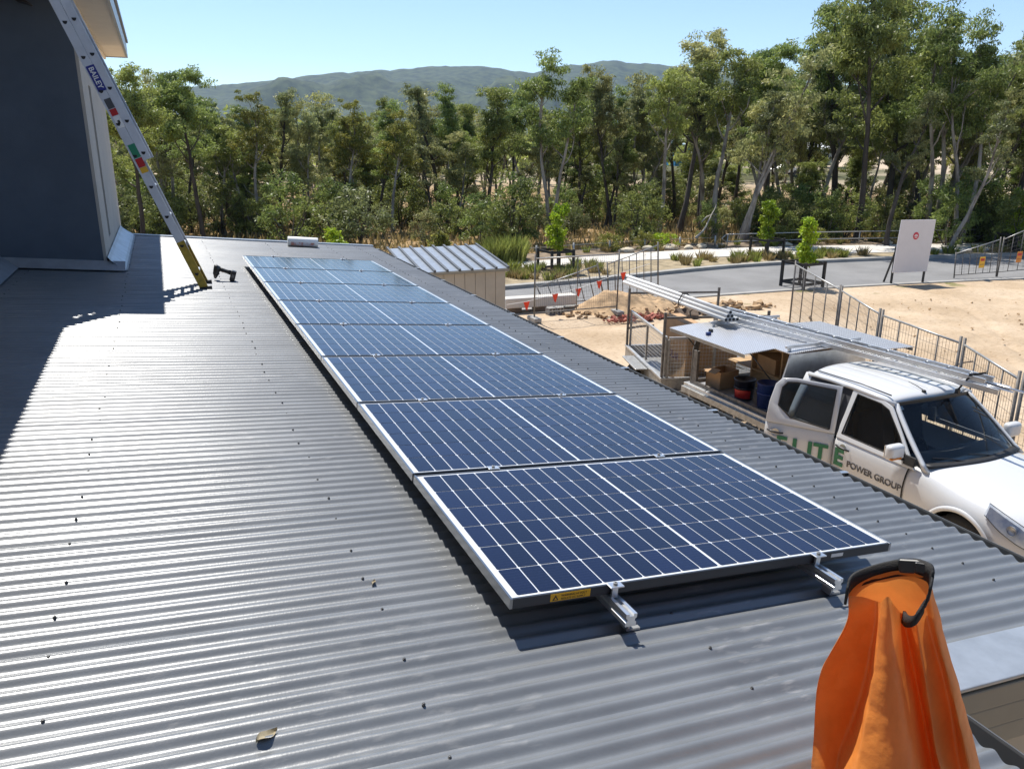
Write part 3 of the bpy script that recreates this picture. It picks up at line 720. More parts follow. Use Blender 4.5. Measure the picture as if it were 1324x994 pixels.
sm = me_o.modifiers.new('sub', 'SUBSURF'); sm.levels = sm.render_levels = 4
tx = bpy.data.textures.new('crumple', 'VORONOI'); tx.noise_scale = .09; tx.weight_1 = -1; tx.weight_2 = 1
dm = me_o.modifiers.new('crumple', 'DISPLACE'); dm.texture = tx; dm.strength = .010; dm.mid_level = .3; dm.texture_coords = 'LOCAL'
# webbing band round the back of the rim and down its right side
def band(pts, w, name):
    b = MB(); n = len(pts)
    P = [Vector(bp(*p)) for p in pts]
    fine = []
    for i in range(n - 1):
        p0, p1, p2, p3 = P[max(i - 1, 0)], P[i], P[i + 1], P[min(i + 2, n - 1)]
        for k in range(8):
            t = k / 8
            fine.append(.5 * ((2 * p1) + (-p0 + p2) * t + (2 * p0 - 5 * p1 + 4 * p2 - p3) * t * t + (-p0 + 3 * p1 - 3 * p2 + p3) * t ** 3))
    fine.append(P[-1])
    vs = []
    for i, p in enumerate(fine):
        vs += [p + Vector((0, 0, -w / 2)), p + Vector((0, 0, w / 2))]
    fs = [(2 * i, 2 * i + 2, 2 * i + 3, 2 * i + 1) for i in range(len(fine) - 1)]
    return b.add(vs, fs).build(name, M['webbing'], bag, True, solid=.006)
band([(200, 215, .035), (212, 180, .012), (260, 155, -.012), (370, 108, -.028), (470, 70, -.026), (545, 55, -.002), (558, 75, .014)], .044, 'rim_webbing')
band([(558, 78, .014), (548, 115, .034), (526, 174, .034), (490, 226, .05), (456, 258, .032), (436, 274, .0)], .030, 'rim_webbing')
bk_ = MB().box(Vector(bp(468, 62, -.022)), (.05, .016, .034), (0, math.radians(-12), math.atan2(rt2[1], rt2[0]))).build('buckle', M['blackm'], bag, bevel=.005)
MB().box(Vector(bp(520, 50, -.012)), (.034, .012, .026), (0, math.radians(-5), math.atan2(rt2[1], rt2[0]))).build('buckle_tongue', M['blackm'], bag, bevel=.004)
lg = MB(); 
for (u0, v0, u1, v1, w) in ((360, 950, 385, 992, 12), (385, 992, 465, 962, 9), (385, 1000, 430, 1060, 14)):
    a, c = Vector(bp(u0, v0, .252)), Vector(bp(u1, v1, .256)); lg.bar(a, c, .004, w * KS)
lg.build('printed_mark', M['black'], bag)

# ------------------------------------------------------------------ white utility truck beside the garage
UX, UY = 8.08, 3.5
ute = thing('utility_truck', 'white dual cab utility truck with green lettering and rear door swung open', 'utility truck', (UX, UY, 0))
SID = [(.46, .84), (.60, .895), (.76, .925), (.93, .922), (1.04, .90), (1.10, .865)]      # door section: height, half width
def side_s(z): return float(np.interp(z, [a for a, _ in SID], [b_ for _, b_ in SID]))
# lower body: sections from the centre line over the top and down the side
secs = [
 (-.93, [(0, .52), (.30, .52), (.50, .515), (.62, .51), (.66, .47), (.66, .42), (.64, .36), (.55, .34), (0, .34)]),
 (-.90, [(0, .66), (.32, .66), (.55, .655), (.71, .64), (.76, .56), (.77, .46), (.74, .36), (.60, .33), (0, .33)]),
 (-.80, [(0, .88), (.34, .88), (.58, .86), (.77, .81), (.83, .68), (.85, .52), (.82, .37), (.68, .32), (0, .32)]),
 (-.64, [(0, 1.00), (.36, .995), (.62, .975), (.81, .91), (.875, .76), (.89, .57), (.86, .38), (.70, .32), (0, .32)]),
 (-.42, [(0, 1.045), (.38, 1.04), (.64, 1.015), (.835, .965), (.93, .82), (.948, .62), (.90, .40), (.70, .32), (0, .32)]),
 (-.10, [(0, 1.085), (.38, 1.08), (.65, 1.05), (.845, 1.0), (.955, .87), (.972, .68), (.92, .42), (.70, .32), (0, .32)]),
 (.25, [(0, 1.12), (.38, 1.115), (.66, 1.09), (.855, 1.035), (.952, .89), (.970, .70), (.915, .44), (.70, .32), (0, .32)]),
 (.55, [(0, 1.145), (.38, 1.14), (.68, 1.115), (.86, 1.065), (.92, .93), (.93, .72), (.875, .45), (.70, .34), (0, .34)]),
 (.70, [(0, 1.15), (.38, 1.145), (.69, 1.12), (.865, 1.08), (.918, .94), (.925, .74), (.86, .46), (.70, .36), (0, .36)]),
 (.80, [(0, 1.06), (.38, 1.06), (.74, 1.06), (.865, 1.09), (.918, .94), (.925, .74), (.86, .46), (.70, .36), (0, .36)]),
 (.90, [(0, .62), (.38, .60), (.78, .62), (.862, 1.095), (.918, .94), (.925, .74), (.85, .46), (.70, .36), (0, .36)]),
 (1.5, [(0, .60), (.38, .58), (.80, .60), (.862, 1.10), (.918, .94), (.925, .74), (.85, .46), (.70, .36), (0, .36)]),
 (2.75, [(0, .60), (.38, .58), (.80, .60), (.862, 1.105), (.918, .94), (.925, .74), (.85, .46), (.70, .36), (0, .36)]),
 (2.90, [(0, .62), (.38, .62), (.78, .64), (.85, 1.10), (.905, .94), (.91, .74), (.845, .46), (.70, .36), (0, .36)]),
 (2.96, [(0, 1.06), (.38, 1.06), (.70, 1.06), (.82, 1.06), (.87, .92), (.875, .74), (.82, .48), (.68, .38), (0, .38)]),
]
b = MB(); npt = 9; full = 2 * npt - 2
for yv, pts in secs:
    b.v += [(-s, yv, z) for s, z in pts] + [(s, yv, z) for s, z in pts[1:-1][::-1]]
for i in range(len(secs) - 1):
    for j in range(full):
        b.f.append((i * full + j, i * full + (j + 1) % full, (i + 1) * full + (j + 1) % full, (i + 1) * full + j))
b.f.append(tuple(range(full))); b.f.append(tuple((len(secs) - 1) * full + k_ for k_ in range(full)))
tmp = b.build('body', M['car'], None, True, sub=2)
cut = MB()
for s in (-1, 1):
    cut.tube([(s * .45, 0, .40), (s * 1.2, 0, .40)], .425, 32)
cuto = cut.build('cut', M['black'])
bo = tmp.modifiers.new('arch', 'BOOLEAN'); bo.object = cuto; bo.operation = 'DIFFERENCE'; bo.solver = 'EXACT'
dg = bpy.context.evaluated_depsgraph_get(); me = bpy.data.meshes.new_from_object(tmp.evaluated_get(dg)); me.name = 'body'
bpy.data.objects.remove(tmp); bpy.data.objects.remove(cuto)
while len(me.materials) > 1: me.materials.pop()
body = link('body', me, ute)
body.data.materials[0] = M['car']
try: body.data.set_sharp_from_angle(angle=math.radians(40))
except Exception: pass
# wheel arches: dark liners and white flares
for s in (-1, 1):
    lin = MB(); nseg = 24
    lin.grid(lambda u, v: (s * (.46 + .45 * v), -.415 * math.cos(math.pi * (u * 1.3 - .15)), .40 + .415 * math.sin(math.pi * (u * 1.3 - .15))), nseg, 1)
    lin.build('arch_liner', M['black'], ute, True)
    MB().lathe([(0, 0), (.42, 0)], (s * .47, 0, .40), 24, (0, math.pi / 2, 0)).build('arch_liner', M['black'], ute)
    fl = MB()
    def flf(u, v, s=s):
        a = math.pi * (u * 1.12 - .06); r = .412 + .055 * v; bul = .016 * math.sin(math.pi * (v * .8 + .1)) + .012
        z = .40 + r * math.sin(a); base = float(np.interp(z, [.36, .6, .8, .95], [.915, .955, .965, .935])) - (.05 * max(0, (-r * math.cos(a) < -.36) * 1.0)) * 0
        return (s * (base + bul + .004), -r * math.cos(a), z)
    fl.grid(flf, 32, 6); fl.build('wheel_flare', M['car'], ute, True, solid=.006)
# wheels
def wheel(x, yv, s):
    t = MB().lathe([(.23, -.11), (.30, -.125), (.355, -.115), (.378, -.08), (.382, 0), (.378, .08), (.355, .115), (.30, .125), (.23, .11)], (x, yv, .382), 32, (0, math.pi / 2, 0)).build('tyre', M['tyre'], wh, True)
    MB().lathe([(.0, .06), (.07, .06), (.09, .05), (.20, .075), (.225, .10), (.235, .10), (.235, -.10)], (x, yv, .382), 28, (0, s * math.pi / 2, 0)).build('rim', M['alud'], wh, True)
for yv in (0, 3.05):
    for s in (-1, 1):
        wh = thing('wheel', None, None); wh.parent = ute
        wheel(s * .79, yv, s)
# greenhouse
def P3(s, yv, z, sg): return (sg * s, yv, z)
A0, A1 = (.84, .66, 1.10), (.655, 1.34, 1.685); B0, B1 = (.872, 1.93, 1.10), (.675, 1.92, 1.725); C0_, C1_ = (.86, 2.90, 1.09), (.665, 2.78, 1.70)
def lerp(a, c, t): return tuple(a[i] + (c[i] - a[i]) * t for i in range(3))
def roofz(s, t): # t along front to rear
    return 1.70 + .09 * (1 - (s / .70) ** 2) + .03 * math.sin(math.pi * min(max(t, 0), 1)) - (.0)
rf = MB()
def rff(u, v):
    s = -.69 + 1.38 * u; e = (s / .69) ** 2
    yf, yr = 1.24 + .13 * e, 2.86 - .06 * e
    yv = yf + (yr - yf) * v
    z = 1.695 + .085 * (1 - abs(s / .69) ** 3.2) + .028 * math.sin(math.pi * (v * .9 + .05)) - .05 * max(0, (.10 - v) / .10) ** 2 - .06 * max(0, (v - .93) / .07) ** 2
    for rs in (-.42, -.21, 0, .21, .42):
        if .12 < v < .95: z -= .006 * math.exp(-((s - rs) / .025) ** 2)
    return (s, yv, z)
rf.grid(rff, 60, 24); rfo = rf.build('roof', M['car'], ute, True, solid=.02)
def pillar(pts, w, d, name, m=M['car']):
    bb = MB(); n = len(pts)
    vs = []
    for (s, yv, z), ww in zip(pts, w):
        sg = 1 if s > 0 else -1
        vs += [(s - sg * d, yv - ww / 2, z), (s - sg * d, yv + ww / 2, z), (s, yv + ww / 2 * .9, z), (s + sg * .006, yv, z), (s, yv - ww / 2 * .9, z)]
    fs = [(5 * i + k, 5 * i + (k + 1) % 5, 5 * (i + 1) + (k + 1) % 5, 5 * (i + 1) + k) for i in range(n - 1) for k in range(5)] + [(0, 1, 2, 3, 4), tuple(5 * (n - 1) + k for k in range(5))]
    return bb.add(vs, fs).build(name, m, ute, True)
def lp(a, c, n, bow=0.0, sg=1):
    out = []
    for i in range(n + 1):
        t = i / n; p = lerp(a, c, t); out.append((sg * (p[0] + bow * math.sin(math.pi * t)), p[1], p[2]))
    return out
for sg in (-1, 1):
    pillar(lp((.868, .60, 1.07), (.675, 1.33, 1.70), 8, .018, sg), [.09] + [.062] * 8, .045, 'front_pillar')
    pillar(lp((.89, 1.93, 1.06), (.69, 1.90, 1.72), 6, .02, sg), [.12, .11, .10, .09, .09, .09, .09], .045, 'centre_pillar')
    pillar(lp((.885, 2.86, 1.06), (.675, 2.77, 1.70), 6, .018, sg), [.14, .15, .16, .17, .18, .2, .22], .07, 'rear_pillar')
    rr = MB(); rr.tube([(sg * .69, 1.30, 1.685), (sg * .70, 1.6, 1.712), (sg * .70, 1.95, 1.722), (sg * .695, 2.4, 1.715), (sg * .68, 2.80, 1.69)], [.028, .032, .032, .032, .03], 10).build('roof_rail', M['car'], ute, True)
    MB().tube([(sg * .635, 1.42, 1.765), (sg * .64, 1.9, 1.785), (sg * .63, 2.7, 1.76)], .009, 6).build('drip_channel', M['grey_text'], ute, True)
# front side glass and window seals
def pane(name, quad, m, n=8, bulge=.012, parent=None, sg=-1):
    g = MB(); a, c, d, e = quad
    def f(u, v):
        p = lerp(lerp(a, c, u), lerp(e, d, u), v); k = math.sin(math.pi * u) * math.sin(math.pi * v) * bulge
        return (sg * (p[0] + k), p[1], p[2])
    return g.grid(f, n, n).build(name, m, parent or ute, True)
for sg in (-1, 1):
    fo_ = [(.70, 1.05), (1.00, 1.36), (1.30, 1.66), (1.45, 1.70), (1.95, 1.715), (1.955, 1.05)]
    fi_ = [(.82, 1.115), (1.06, 1.37), (1.325, 1.61), (1.47, 1.652), (1.86, 1.665), (1.888, 1.125)]
    sx_ = lambda z: float(np.interp(z, [1.05, 1.72], [.905, .700]))
    b = MB(); b.v = [(sg * sx_(z), yv, z) for yv, z in fo_ + fi_]; nn = len(fo_); b.f = [(i, (i + 1) % nn, nn + (i + 1) % nn, nn + i) for i in range(nn)]
    b.build('door_frame', M['car'], ute, False, solid=.035, bevel=.008)
    b = MB(); b.v = [(sg * (sx_(z) - .006), yv, z) for yv, z in fi_]; b.f = [tuple(range(nn))]; b.build('side_window', M['tint'], ute)
    b = MB()
    for i in range(nn):
        q0, q1 = fi_[i], fi_[(i + 1) % nn]; b.bar((sg * (sx_(q0[1]) + .012), q0[0], q0[1]), (sg * (sx_(q1[1]) + .012), q1[0], q1[1]), .016, .014)
    b.build('window_seal', M['black'], ute)
pane('side_window', ((.872, 1.97, 1.10), (.865, 2.84, 1.10), (.67, 2.74, 1.70), (.675, 1.97, 1.71)), M['tint'], sg=1)
ws = MB()
def wsf(u, v):
    s = -1 + 2 * u; e = s * s
    a = (.845 * s, .52 + .17 * e, 1.125 - .02 * e); c = (.66 * s, 1.225 + .125 * e, 1.735 - .05 * e)
    p = lerp(a, c, v); return (p[0], p[1] - .02 * math.sin(math.pi * v), p[2] + .015 * math.sin(math.pi * v))
ws.grid(wsf, 24, 10); wso = ws.build('windscreen', M['glass'], ute, True)
wb = MB()
for i in range(24):
    p0, p1 = Vector(wsf(i / 24, -.012)), Vector(wsf((i + 1) / 24, -.012)); wb.bar(p0 + Vector((0, -.004, .004)), p1 + Vector((0, -.004, .004)), .07, .012)
    p0, p1 = Vector(wsf(i / 24, .965)), Vector(wsf((i + 1) / 24, .965)); wb.bar(p0 + Vector((0, -.004, .004)), p1 + Vector((0, -.004, .004)), .012, .06)
wb.build('windscreen_seal', M['black'], wso)
cw = MB(); cw.grid(lambda u, v: Vector(wsf(.02 + .96 * u, -.005)) + Vector((0, .015 - .10 * v, .028 - .012 * v)), 24, 2); cw.build('cowl', M['black'], ute, True, solid=.01)
for sg in (0, 1):
    wp = MB()
    x0 = .35 if sg else -.25
    wp.tube([Vector(wsf((x0 + 1) / 2, -.01)) + Vector((0, -.02, .012)), Vector(wsf((x0 - .28 + 1) / 2, .06)) + Vector((0, -.015, .014)), Vector(wsf((x0 - .55 + 1) / 2, .10)) + Vector((0, -.012, .012))], .009, 6).build('wiper', M['blackm'], ute)
stk = MB(); stk.grid(lambda u, v: Vector(wsf(.92 + .045 * u, .10 + .14 * v)) + Vector((0, .004, -.004)), 2, 2); stk.build('permit_sticker', M['white'], wso)
stk = MB(); stk.grid(lambda u, v: Vector(wsf(.035 + .03 * u, .88 + .06 * v)) + Vector((0, .004, -.004)), 2, 2); stk.build('permit_sticker', M['white'], wso)
rw_ = MB(); rw_.grid(lambda u, v: ((-.78 + 1.56 * u) * (1 - .16 * v), 2.90 - .10 * v, 1.08 + .60 * v), 4, 4); rw_.build('rear_window', M['tint'], ute, True)
# interior
MB().box((0, .86, 1.04), (1.56, .36, .17)).build('dashboard', M['dash'], ute, bevel=.05, seg=4)
for x in (-.38, .38):
    st = thing('seat', None, None); st.parent = ute
    MB().box((x, 1.62, .72), (.5, .52, .16)).build('cushion', M['seat'], st, bevel=.05, seg=3)
    MB().box((x, 1.92, 1.06), (.48, .14, .62), (math.radians(-14), 0, 0)).build('backrest', M['seat'], st, bevel=.06, seg=3)
    MB().box((x, 2.02, 1.47), (.26, .10, .18), (math.radians(-10), 0, 0)).build('headrest', M['seat'], st, bevel=.04, seg=3)
MB().box((0, 2.7, 1.0), (1.4, .16, .6), (math.radians(-10), 0, 0)).build('rear_seat', M['seat'], ute, bevel=.05, seg=3)
MB().tube([(-.38 + .185 * math.cos(a), 1.13 + .06 * math.sin(a), 1.07 + .175 * math.sin(a)) for a in np.linspace(0, 2 * math.pi, 25)], .016, 8).build('steering_wheel', M['black'], ute, True)
MB().box((0, 1.27, 1.62), (.24, .04, .07)).build('rear_view_mirror', M['black'], ute, bevel=.01)
# near side front door
def sk_(y0, y1, z0, z1, off, name, m, parent, nz=10, ny=6, y0t=None, y1t=None):
    g = MB()
    def f(u, v):
        z = z0 + (z1 - z0) * v; ya = y0 + ((y0t if y0t is not None else y0) - y0) * v; yb = y1 + ((y1t if y1t is not None else y1) - y1) * v
        return (-(side_s(z) + off), ya + (yb - ya) * u, z)
    return g.grid(f, ny, nz).build(name, m, parent, True, solid=.004)
fd = sk_(.855, 1.955, .47, 1.075, .013, 'front_door', M['car'], ute, y0t=.80)
sk_(.842, .862, .47, 1.08, .006, 'door_gap', M['black'], fd, ny=1, y0t=.785, y1t=.805); sk_(1.95, 1.968, .47, 1.08, .006, 'door_gap', M['black'], fd, ny=1)
def handle(parent, yv, z, off=0.0):
    MB().lathe([(0, -.003), (.055, -.003), (.06, .004)], (-(side_s(z) + .016 + off), yv, z - .01), 16, (0, -math.pi / 2, 0)).build('handle_recess', M['alud'], parent, True)
    MB().tube([(-(side_s(z) + .03 + off), yv - .115, z - .006), (-(side_s(z) + .05 + off), yv - .05, z), (-(side_s(z) + .05 + off), yv + .05, z + .004), (-(side_s(z) + .03 + off), yv + .115, z + .006)], [.012, .016, .016, .012], 8).build('handle', M['blackm'], parent, True)
handle(fd, 1.80, .955)
# mirror
mi = thing('door_mirror', None, None); mi.parent = ute
bb = MB(); prof = [(0, .0), (.07, .0), (.095, .02), (.10, .075), (.085, .12), (.06, .13)]
mm_ = MB().box((-1.06, .90, 1.25), (.25, .13, .20)).build('mirror_shell', M['car'], mi, True, bevel=.055, seg=5)
MB().box((-.955, .90, 1.15), (.16, .05, .035), (0, math.radians(14), 0)).build('mirror_arm', M['black'], mi, bevel=.01)
MB().box((-1.09, .853, 1.185), (.17, .05, .03)).build('indicator', M['amber'], mi, bevel=.012)
MB().box((-1.06, .967, 1.25), (.20, .006, .15)).build('mirror_glass', M['chrome'], mi)
mm2 = MB().box((1.06, .90, 1.25), (.25, .13, .20)).build('mirror_shell', M['car'], mi, True, bevel=.055, seg=5)
MB().box((.955, .90, 1.15), (.16, .05, .035), (0, math.radians(-14), 0)).build('mirror_arm', M['black'], mi, bevel=.01)
MB().box((-.895, .80, 1.14), (.03, .16, .12), (0, math.radians(18), 0)).build('mirror_base', M['black'], mi, bevel=.01)
# headlights, grille, fog light
for sg in (-1, 1):
    hl = thing('headlight', None, None); hl.parent = ute
    def hf(u, v, sg=sg, o=0.0):
        # swept wedge wrapping the front corner
        yv = -.77 + .52 * u; top = .90 + .135 * u; bot = .70 + .20 * u ** 1.4
        z = bot + (top - bot) * v
        s = float(np.interp(yv, [-.9, -.8, -.64, -.42, -.2], [.80, .855, .895, .925, .945])) - .075 * max(0, (z - .80)) / .2 - .0
        return (sg * (s + .012 + o), yv - .0, z)
    MB().grid(lambda u, v: hf(u, v, o=.004), 12, 6).build('reflector', bpy.data.materials.get('lamp_reflector') or mat('lamp_reflector', (.50, .58, .72), .3, .0, col2=(.85, .88, .92), scale=9), hl, True)
    MB().grid(lambda u, v: hf(u, v, o=.016), 12, 6).build('lens', M['lens'], hl, True)
    e = MB()
    for k_ in range(12):
        e.bar(hf(k_ / 12, 0, o=.002), hf((k_ + 1) / 12, 0, o=.002), .007).bar(hf(k_ / 12, 1, o=.002), hf((k_ + 1) / 12, 1, o=.002), .006)
    e.bar(hf(0, 0, o=.002), hf(0, 1, o=.002), .012).build('surround', M['blackm'], hl)
    MB().lathe([(0, 0), (.05, .0), (.055, .03)], (sg * .905, -.58, .86), 16, (0, sg * math.pi / 2, 0)).build('projector', M['alud'], hl, True)
    MB().box((sg * .80, -.80, .53), (.12, .10, .11), (0, 0, sg * .6)).build('fog_lamp_recess', M['black'], ute, bevel=.02)
MB().box((0, -.86, .75), (.95, .06, .16)).build('grille', M['chrome'], ute, bevel=.02)
MB().box((0, -.90, .50), (.9, .05, .12)).build('lower_grille', M['black'], ute, bevel=.02)
# rear door, hinged on the centre pillar and swung out
rdw = thing('rear_door', None, None); rdw.parent = ute
rdw.location = (-.93, 1.985, 0); rdw.rotation_euler = (0, 0, math.radians(33))
DL = .93
def dsk(u, v, z0=.47, z1=1.10, off=0.0):
    z = z0 + (z1 - z0) * v; return (-(side_s(z) - .93) - off, DL * u, z)
MB().grid(lambda u, v: dsk(u, v), 8, 12).build('door_skin', M['car'], rdw, True, solid=.012)
MB().grid(lambda u, v: (dsk(u, v)[0] + .07, dsk(u, v)[1] * .97 + .01, dsk(u, v)[2]), 4, 4).build('door_lining', M['dash'], rdw, True)
def topx(z): return float(np.interp(z, [1.05, 1.7], [.05, .245]))
of = [(.0, 1.08), (.0, 1.70), (.62, 1.715), (.80, 1.69), (.88, 1.60), (.925, 1.35), (.93, 1.08)]
inn = [(.075, 1.13), (.075, 1.65), (.60, 1.665), (.72, 1.65), (.775, 1.58), (.79, 1.33), (.60, 1.19)]
b = MB(); n = len(of)
for (yv, z) in of + inn: b.v.append((topx(z) - .02, yv, z))
b.f = [(i, (i + 1) % n, n + (i + 1) % n, n + i) for i in range(n)]
b.build('window_frame', M['car'], rdw, True, solid=.05, bevel=.008)
b = MB(); b.v = [(topx(z) - .012, yv, z) for yv, z in inn]; b.f = [tuple(range(n))]; b.build('window', M['tint'], rdw)
b = MB()
for i in range(n):
    p, q_ = inn[i], inn[(i + 1) % n]; b.bar((topx(p[1]) - .046, p[0], p[1]), (topx(q_[1]) - .046, q_[0], q_[1]), .02, .014)
b.build('window_seal', M['black'], rdw)
hd = MB().tube([(-.02, .66, .965), (-.05, .72, .97), (-.05, .82, .975), (-.02, .885, .98)], [.012, .016, .016, .012], 8).build('handle', M['blackm'], rdw, True)
MB().lathe([(0, -.003), (.055, -.003), (.06, .004)], (-.012, .77, .955), 16, (0, -math.pi / 2, 0)).build('handle_recess', M['alud'], rdw, True)
# dark panels behind it stand in for the shade inside the opening
sk_(2.0, 2.80, .50, 1.09, .006, 'aperture_dark_panel', M['black'], ute)
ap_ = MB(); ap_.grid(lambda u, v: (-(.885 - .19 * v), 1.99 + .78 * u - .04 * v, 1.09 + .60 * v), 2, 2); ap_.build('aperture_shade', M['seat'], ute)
# lettering
def tmat(x, yv, z, lean=0.0):  # text running towards -y on the near side, readable from -x
    return Matrix.Translation((x, yv, z)) @ Matrix(((0, 0, -1, 0), (-1, 0, 0, 0), (0, 1, 0, 0), (0, 0, 0, 1))) @ Matrix.Rotation(lean, 4, 'X')
for ch_, yv in (('E', .75), ('L', .53), ('I', .325), ('T', .235)):
    text('letter', ch_, .30, M['green'], rdw, tmat(-.012, yv, .70), .004, bold=.012)
text('letter', 'E', .32, M['green'], fd, tmat(-.943, 1.93, .70), .004, bold=.012)
text('lettering', 'POWER GROUP', .122, M['grey_text'], fd, tmat(-.941, 1.70, .73), .004, bold=.002)

# ------------------------------------------------------------------ service canopy on the tray (part of the truck)
can = thing('service_canopy', None, None); can.parent = ute
def cb(name, a, bb, m, bevel=.004, parent=None):
    return MB().box2([a[i] - (UX, UY, 0)[i] for i in range(3)], [bb[i] - (UX, UY, 0)[i] for i in range(3)]).build(name, m, parent or can, bevel=bevel)
CX0, CX1, CY0, CY1, CZ0, CZ1 = 7.24, 8.92, 6.66, 8.86, .86, 1.90
cb('tray_floor', (7.18, 6.58, .78), (8.98, 8.95, .86), M['alud'])
cb('tray_rail', (7.13, 6.60, .70), (7.178, 8.95, .80), M['galv']); cb('tray_rail', (7.135, 6.60, .585), (7.172, 8.95, .625), M['galv'])
for yv in (6.9, 7.5, 8.1, 8.7): cb('rope_rail_post', (7.138, yv, .627), (7.17, yv + .04, .698), M['galv'])
cb('chassis', (7.7, 6.4, .45), (8.46, 8.9, .70), M['black'])
rp_ = MB(); rp_.grid(lambda u, v: (CX0 + .10 + (CX1 - CX0 - .2) * u - UX, CY0 + (CY1 - CY0) * v - UY, CZ1 + .02 * math.sin(math.pi * u)), 6, 2)
rp_.build('canopy_roof', M['checker'], can, solid=.012)
# front and rear walls with sloped upper corners
for yv, nm in ((CY0, 'front_wall'), (CY1 - .03, 'rear_wall')):
    prof = [(CX0, CZ0), (CX1, CZ0), (CX1, 1.45), (CX1 - .12, CZ1 - .015), (CX0 + .12, CZ1 - .015), (CX0, 1.45)]
    if nm == 'rear_wall':
        # a frame, the middle left open
        inn_ = [(CX0 + .10, CZ0 + .06), (CX1 - .10, CZ0 + .06), (CX1 - .10, 1.43), (CX1 - .2, CZ1 - .1), (CX0 + .2, CZ1 - .1), (CX0 + .10, 1.43)]
        b = MB(); n6 = 6
        for d in (0, .03):
            b.v += [(u - UX, yv + d - UY, v) for u, v in prof + inn_]
        for i in range(6):
            j = (i + 1) % 6
            b.f += [(i, j, 6 + j, 6 + i), (12 + i, 12 + j, 18 + j, 18 + i), (i, j, 12 + j, 12 + i), (6 + i, 6 + j, 18 + j, 18 + i)]
        b.build(nm, M['galvd'], can)
    else:
        MB().prism(prof, lambda u, v: (u - UX, yv - UY, v), lambda u, v: (u - UX, yv + .03 - UY, v)).build(nm, M['alud'], can)
for x0, x1 in ((CX0, CX0 + .03), (CX1 - .03, CX1)):
    cb('door_sill', (x0, CY0 + .032, CZ0 + .002), (x1, CY1 - .032, CZ0 + .07), M['galvd'])
cb('corner_post', (CX0, 8.70, CZ0 + .072), (CX0 + .05, 8.82, 1.46), M['galvd'])
# raised lids, hinged along the roof edges
for sg in (-1, 1):
    hx = (CX0 + .11) if sg < 0 else (CX1 - .11); wdt = .60 if sg < 0 else .62; drop = .035 if sg < 0 else .02
    lid = MB(); lid.grid(lambda u, v: (hx + sg * (.01 + wdt * u) - UX, (CY0 + .30 if sg < 0 else CY0 - .35) + (1.90 if sg < 0 else 1.95) * v - UY, CZ1 + .012 - drop * u), 8, 8)
    lo = lid.build('gull_wing_lid', M['checker'], can, solid=.012)
    MB().box2((hx + sg * (wdt - .01) - UX - .006, (CY0 + .30 if sg < 0 else CY0 - .35) - UY, CZ1 - drop - .045), (hx + sg * (wdt - .01) - UX + .006, (CY0 + 2.2 if sg < 0 else CY0 + 1.6) - UY, CZ1 - drop - .002)).build('lid_lip', M['galv'], lo)
    for yv in ((CY0 + .34, CY0 + 2.1) if sg < 0 else (CY0 - .2, CY0 + 1.5)):
        MB().tube([(hx + sg * wdt * .75 - UX, yv - UY, CZ1 - .035), (hx + sg * .02 - UX, max(yv, CY0 + .06) - UY, 1.42)], .012, 8).build('gas_strut', M['blackm'], lo, True)
    if sg < 0:
        MB().box((hx - .38 - UX, CY0 + 1.45 - UY, CZ1 + .02), (.08, .05, .05)).build('lid_latch', M['blue'], lo, bevel=.008)
        MB().box((hx - .22 - UX, CY0 + 1.6 - UY, CZ1 + .025), (.05, .07, .05)).build('lid_latch', M['black'], lo, bevel=.008)
# shelves inside
cb('shelf', (7.95, 6.75, 1.22), (8.6, 8.80, 1.24), M['timber']); cb('shelf_divider', (7.95, 7.45, .87), (8.6, 7.48, 1.80), M['timber'])
cb('shelf_divider', (7.95, 8.15, .87), (8.6, 8.18, 1.80), M['timber']); cb('shelf_back', (8.45, 6.75, 1.50), (8.47, 8.7, 1.82), M['card'])
# roof rack bars on the canopy
for yv in (6.75, 8.55):
    rk = cb('rack_bar', (7.35, yv, 1.955), (8.81, yv + .04, 1.995), M['alud'])
    cb('rack_foot', (7.40, yv, 1.912), (7.44, yv + .04, 1.953), M['alud'], parent=None); cb('rack_foot', (8.72, yv, 1.912), (8.76, yv + .04, 1.953), M['alud'])
# things in the canopy
def bucket(x, yv, z, r, h, m, label, band=None):
    t = thing('bucket', label, 'bucket', (x, yv, z))
    MB().lathe([(0, .0), (r * .82, .0), (r * .86, .01), (r, h - .02), (r * 1.05, h - .02), (r * 1.05, h), (r * .97, h), (r * .95, h - .03), (0, h - .06)], (0, 0, 0), 24).build('pail', m, t, True)
    MB().lathe([(r * .945, h * .55), (r * 1.0, h * .56), (r * 1.01, h * .60), (r * .96, h * .61)], (0, 0, 0), 24).build('rib', m, t, True)
    if band: 
        g = MB(); g.grid(lambda u, v: (-(r * .925 + .004 + .05 * r * v) * math.cos(-.2 + 1.7 * u), -(r * .925 + .004 + .05 * r * v) * math.sin(-.2 + 1.7 * u), h * (.12 + .40 * v)), 10, 2); g.build('label', band, t, True)
bucket(7.52, 7.78, .862, .17, .34, M['navy'], 'dark pail with red label standing in the open canopy', M['red'])
bucket(7.58, 7.30, .862, .17, .40, M['blue'], 'blue plastic bucket standing in the canopy behind the cab')
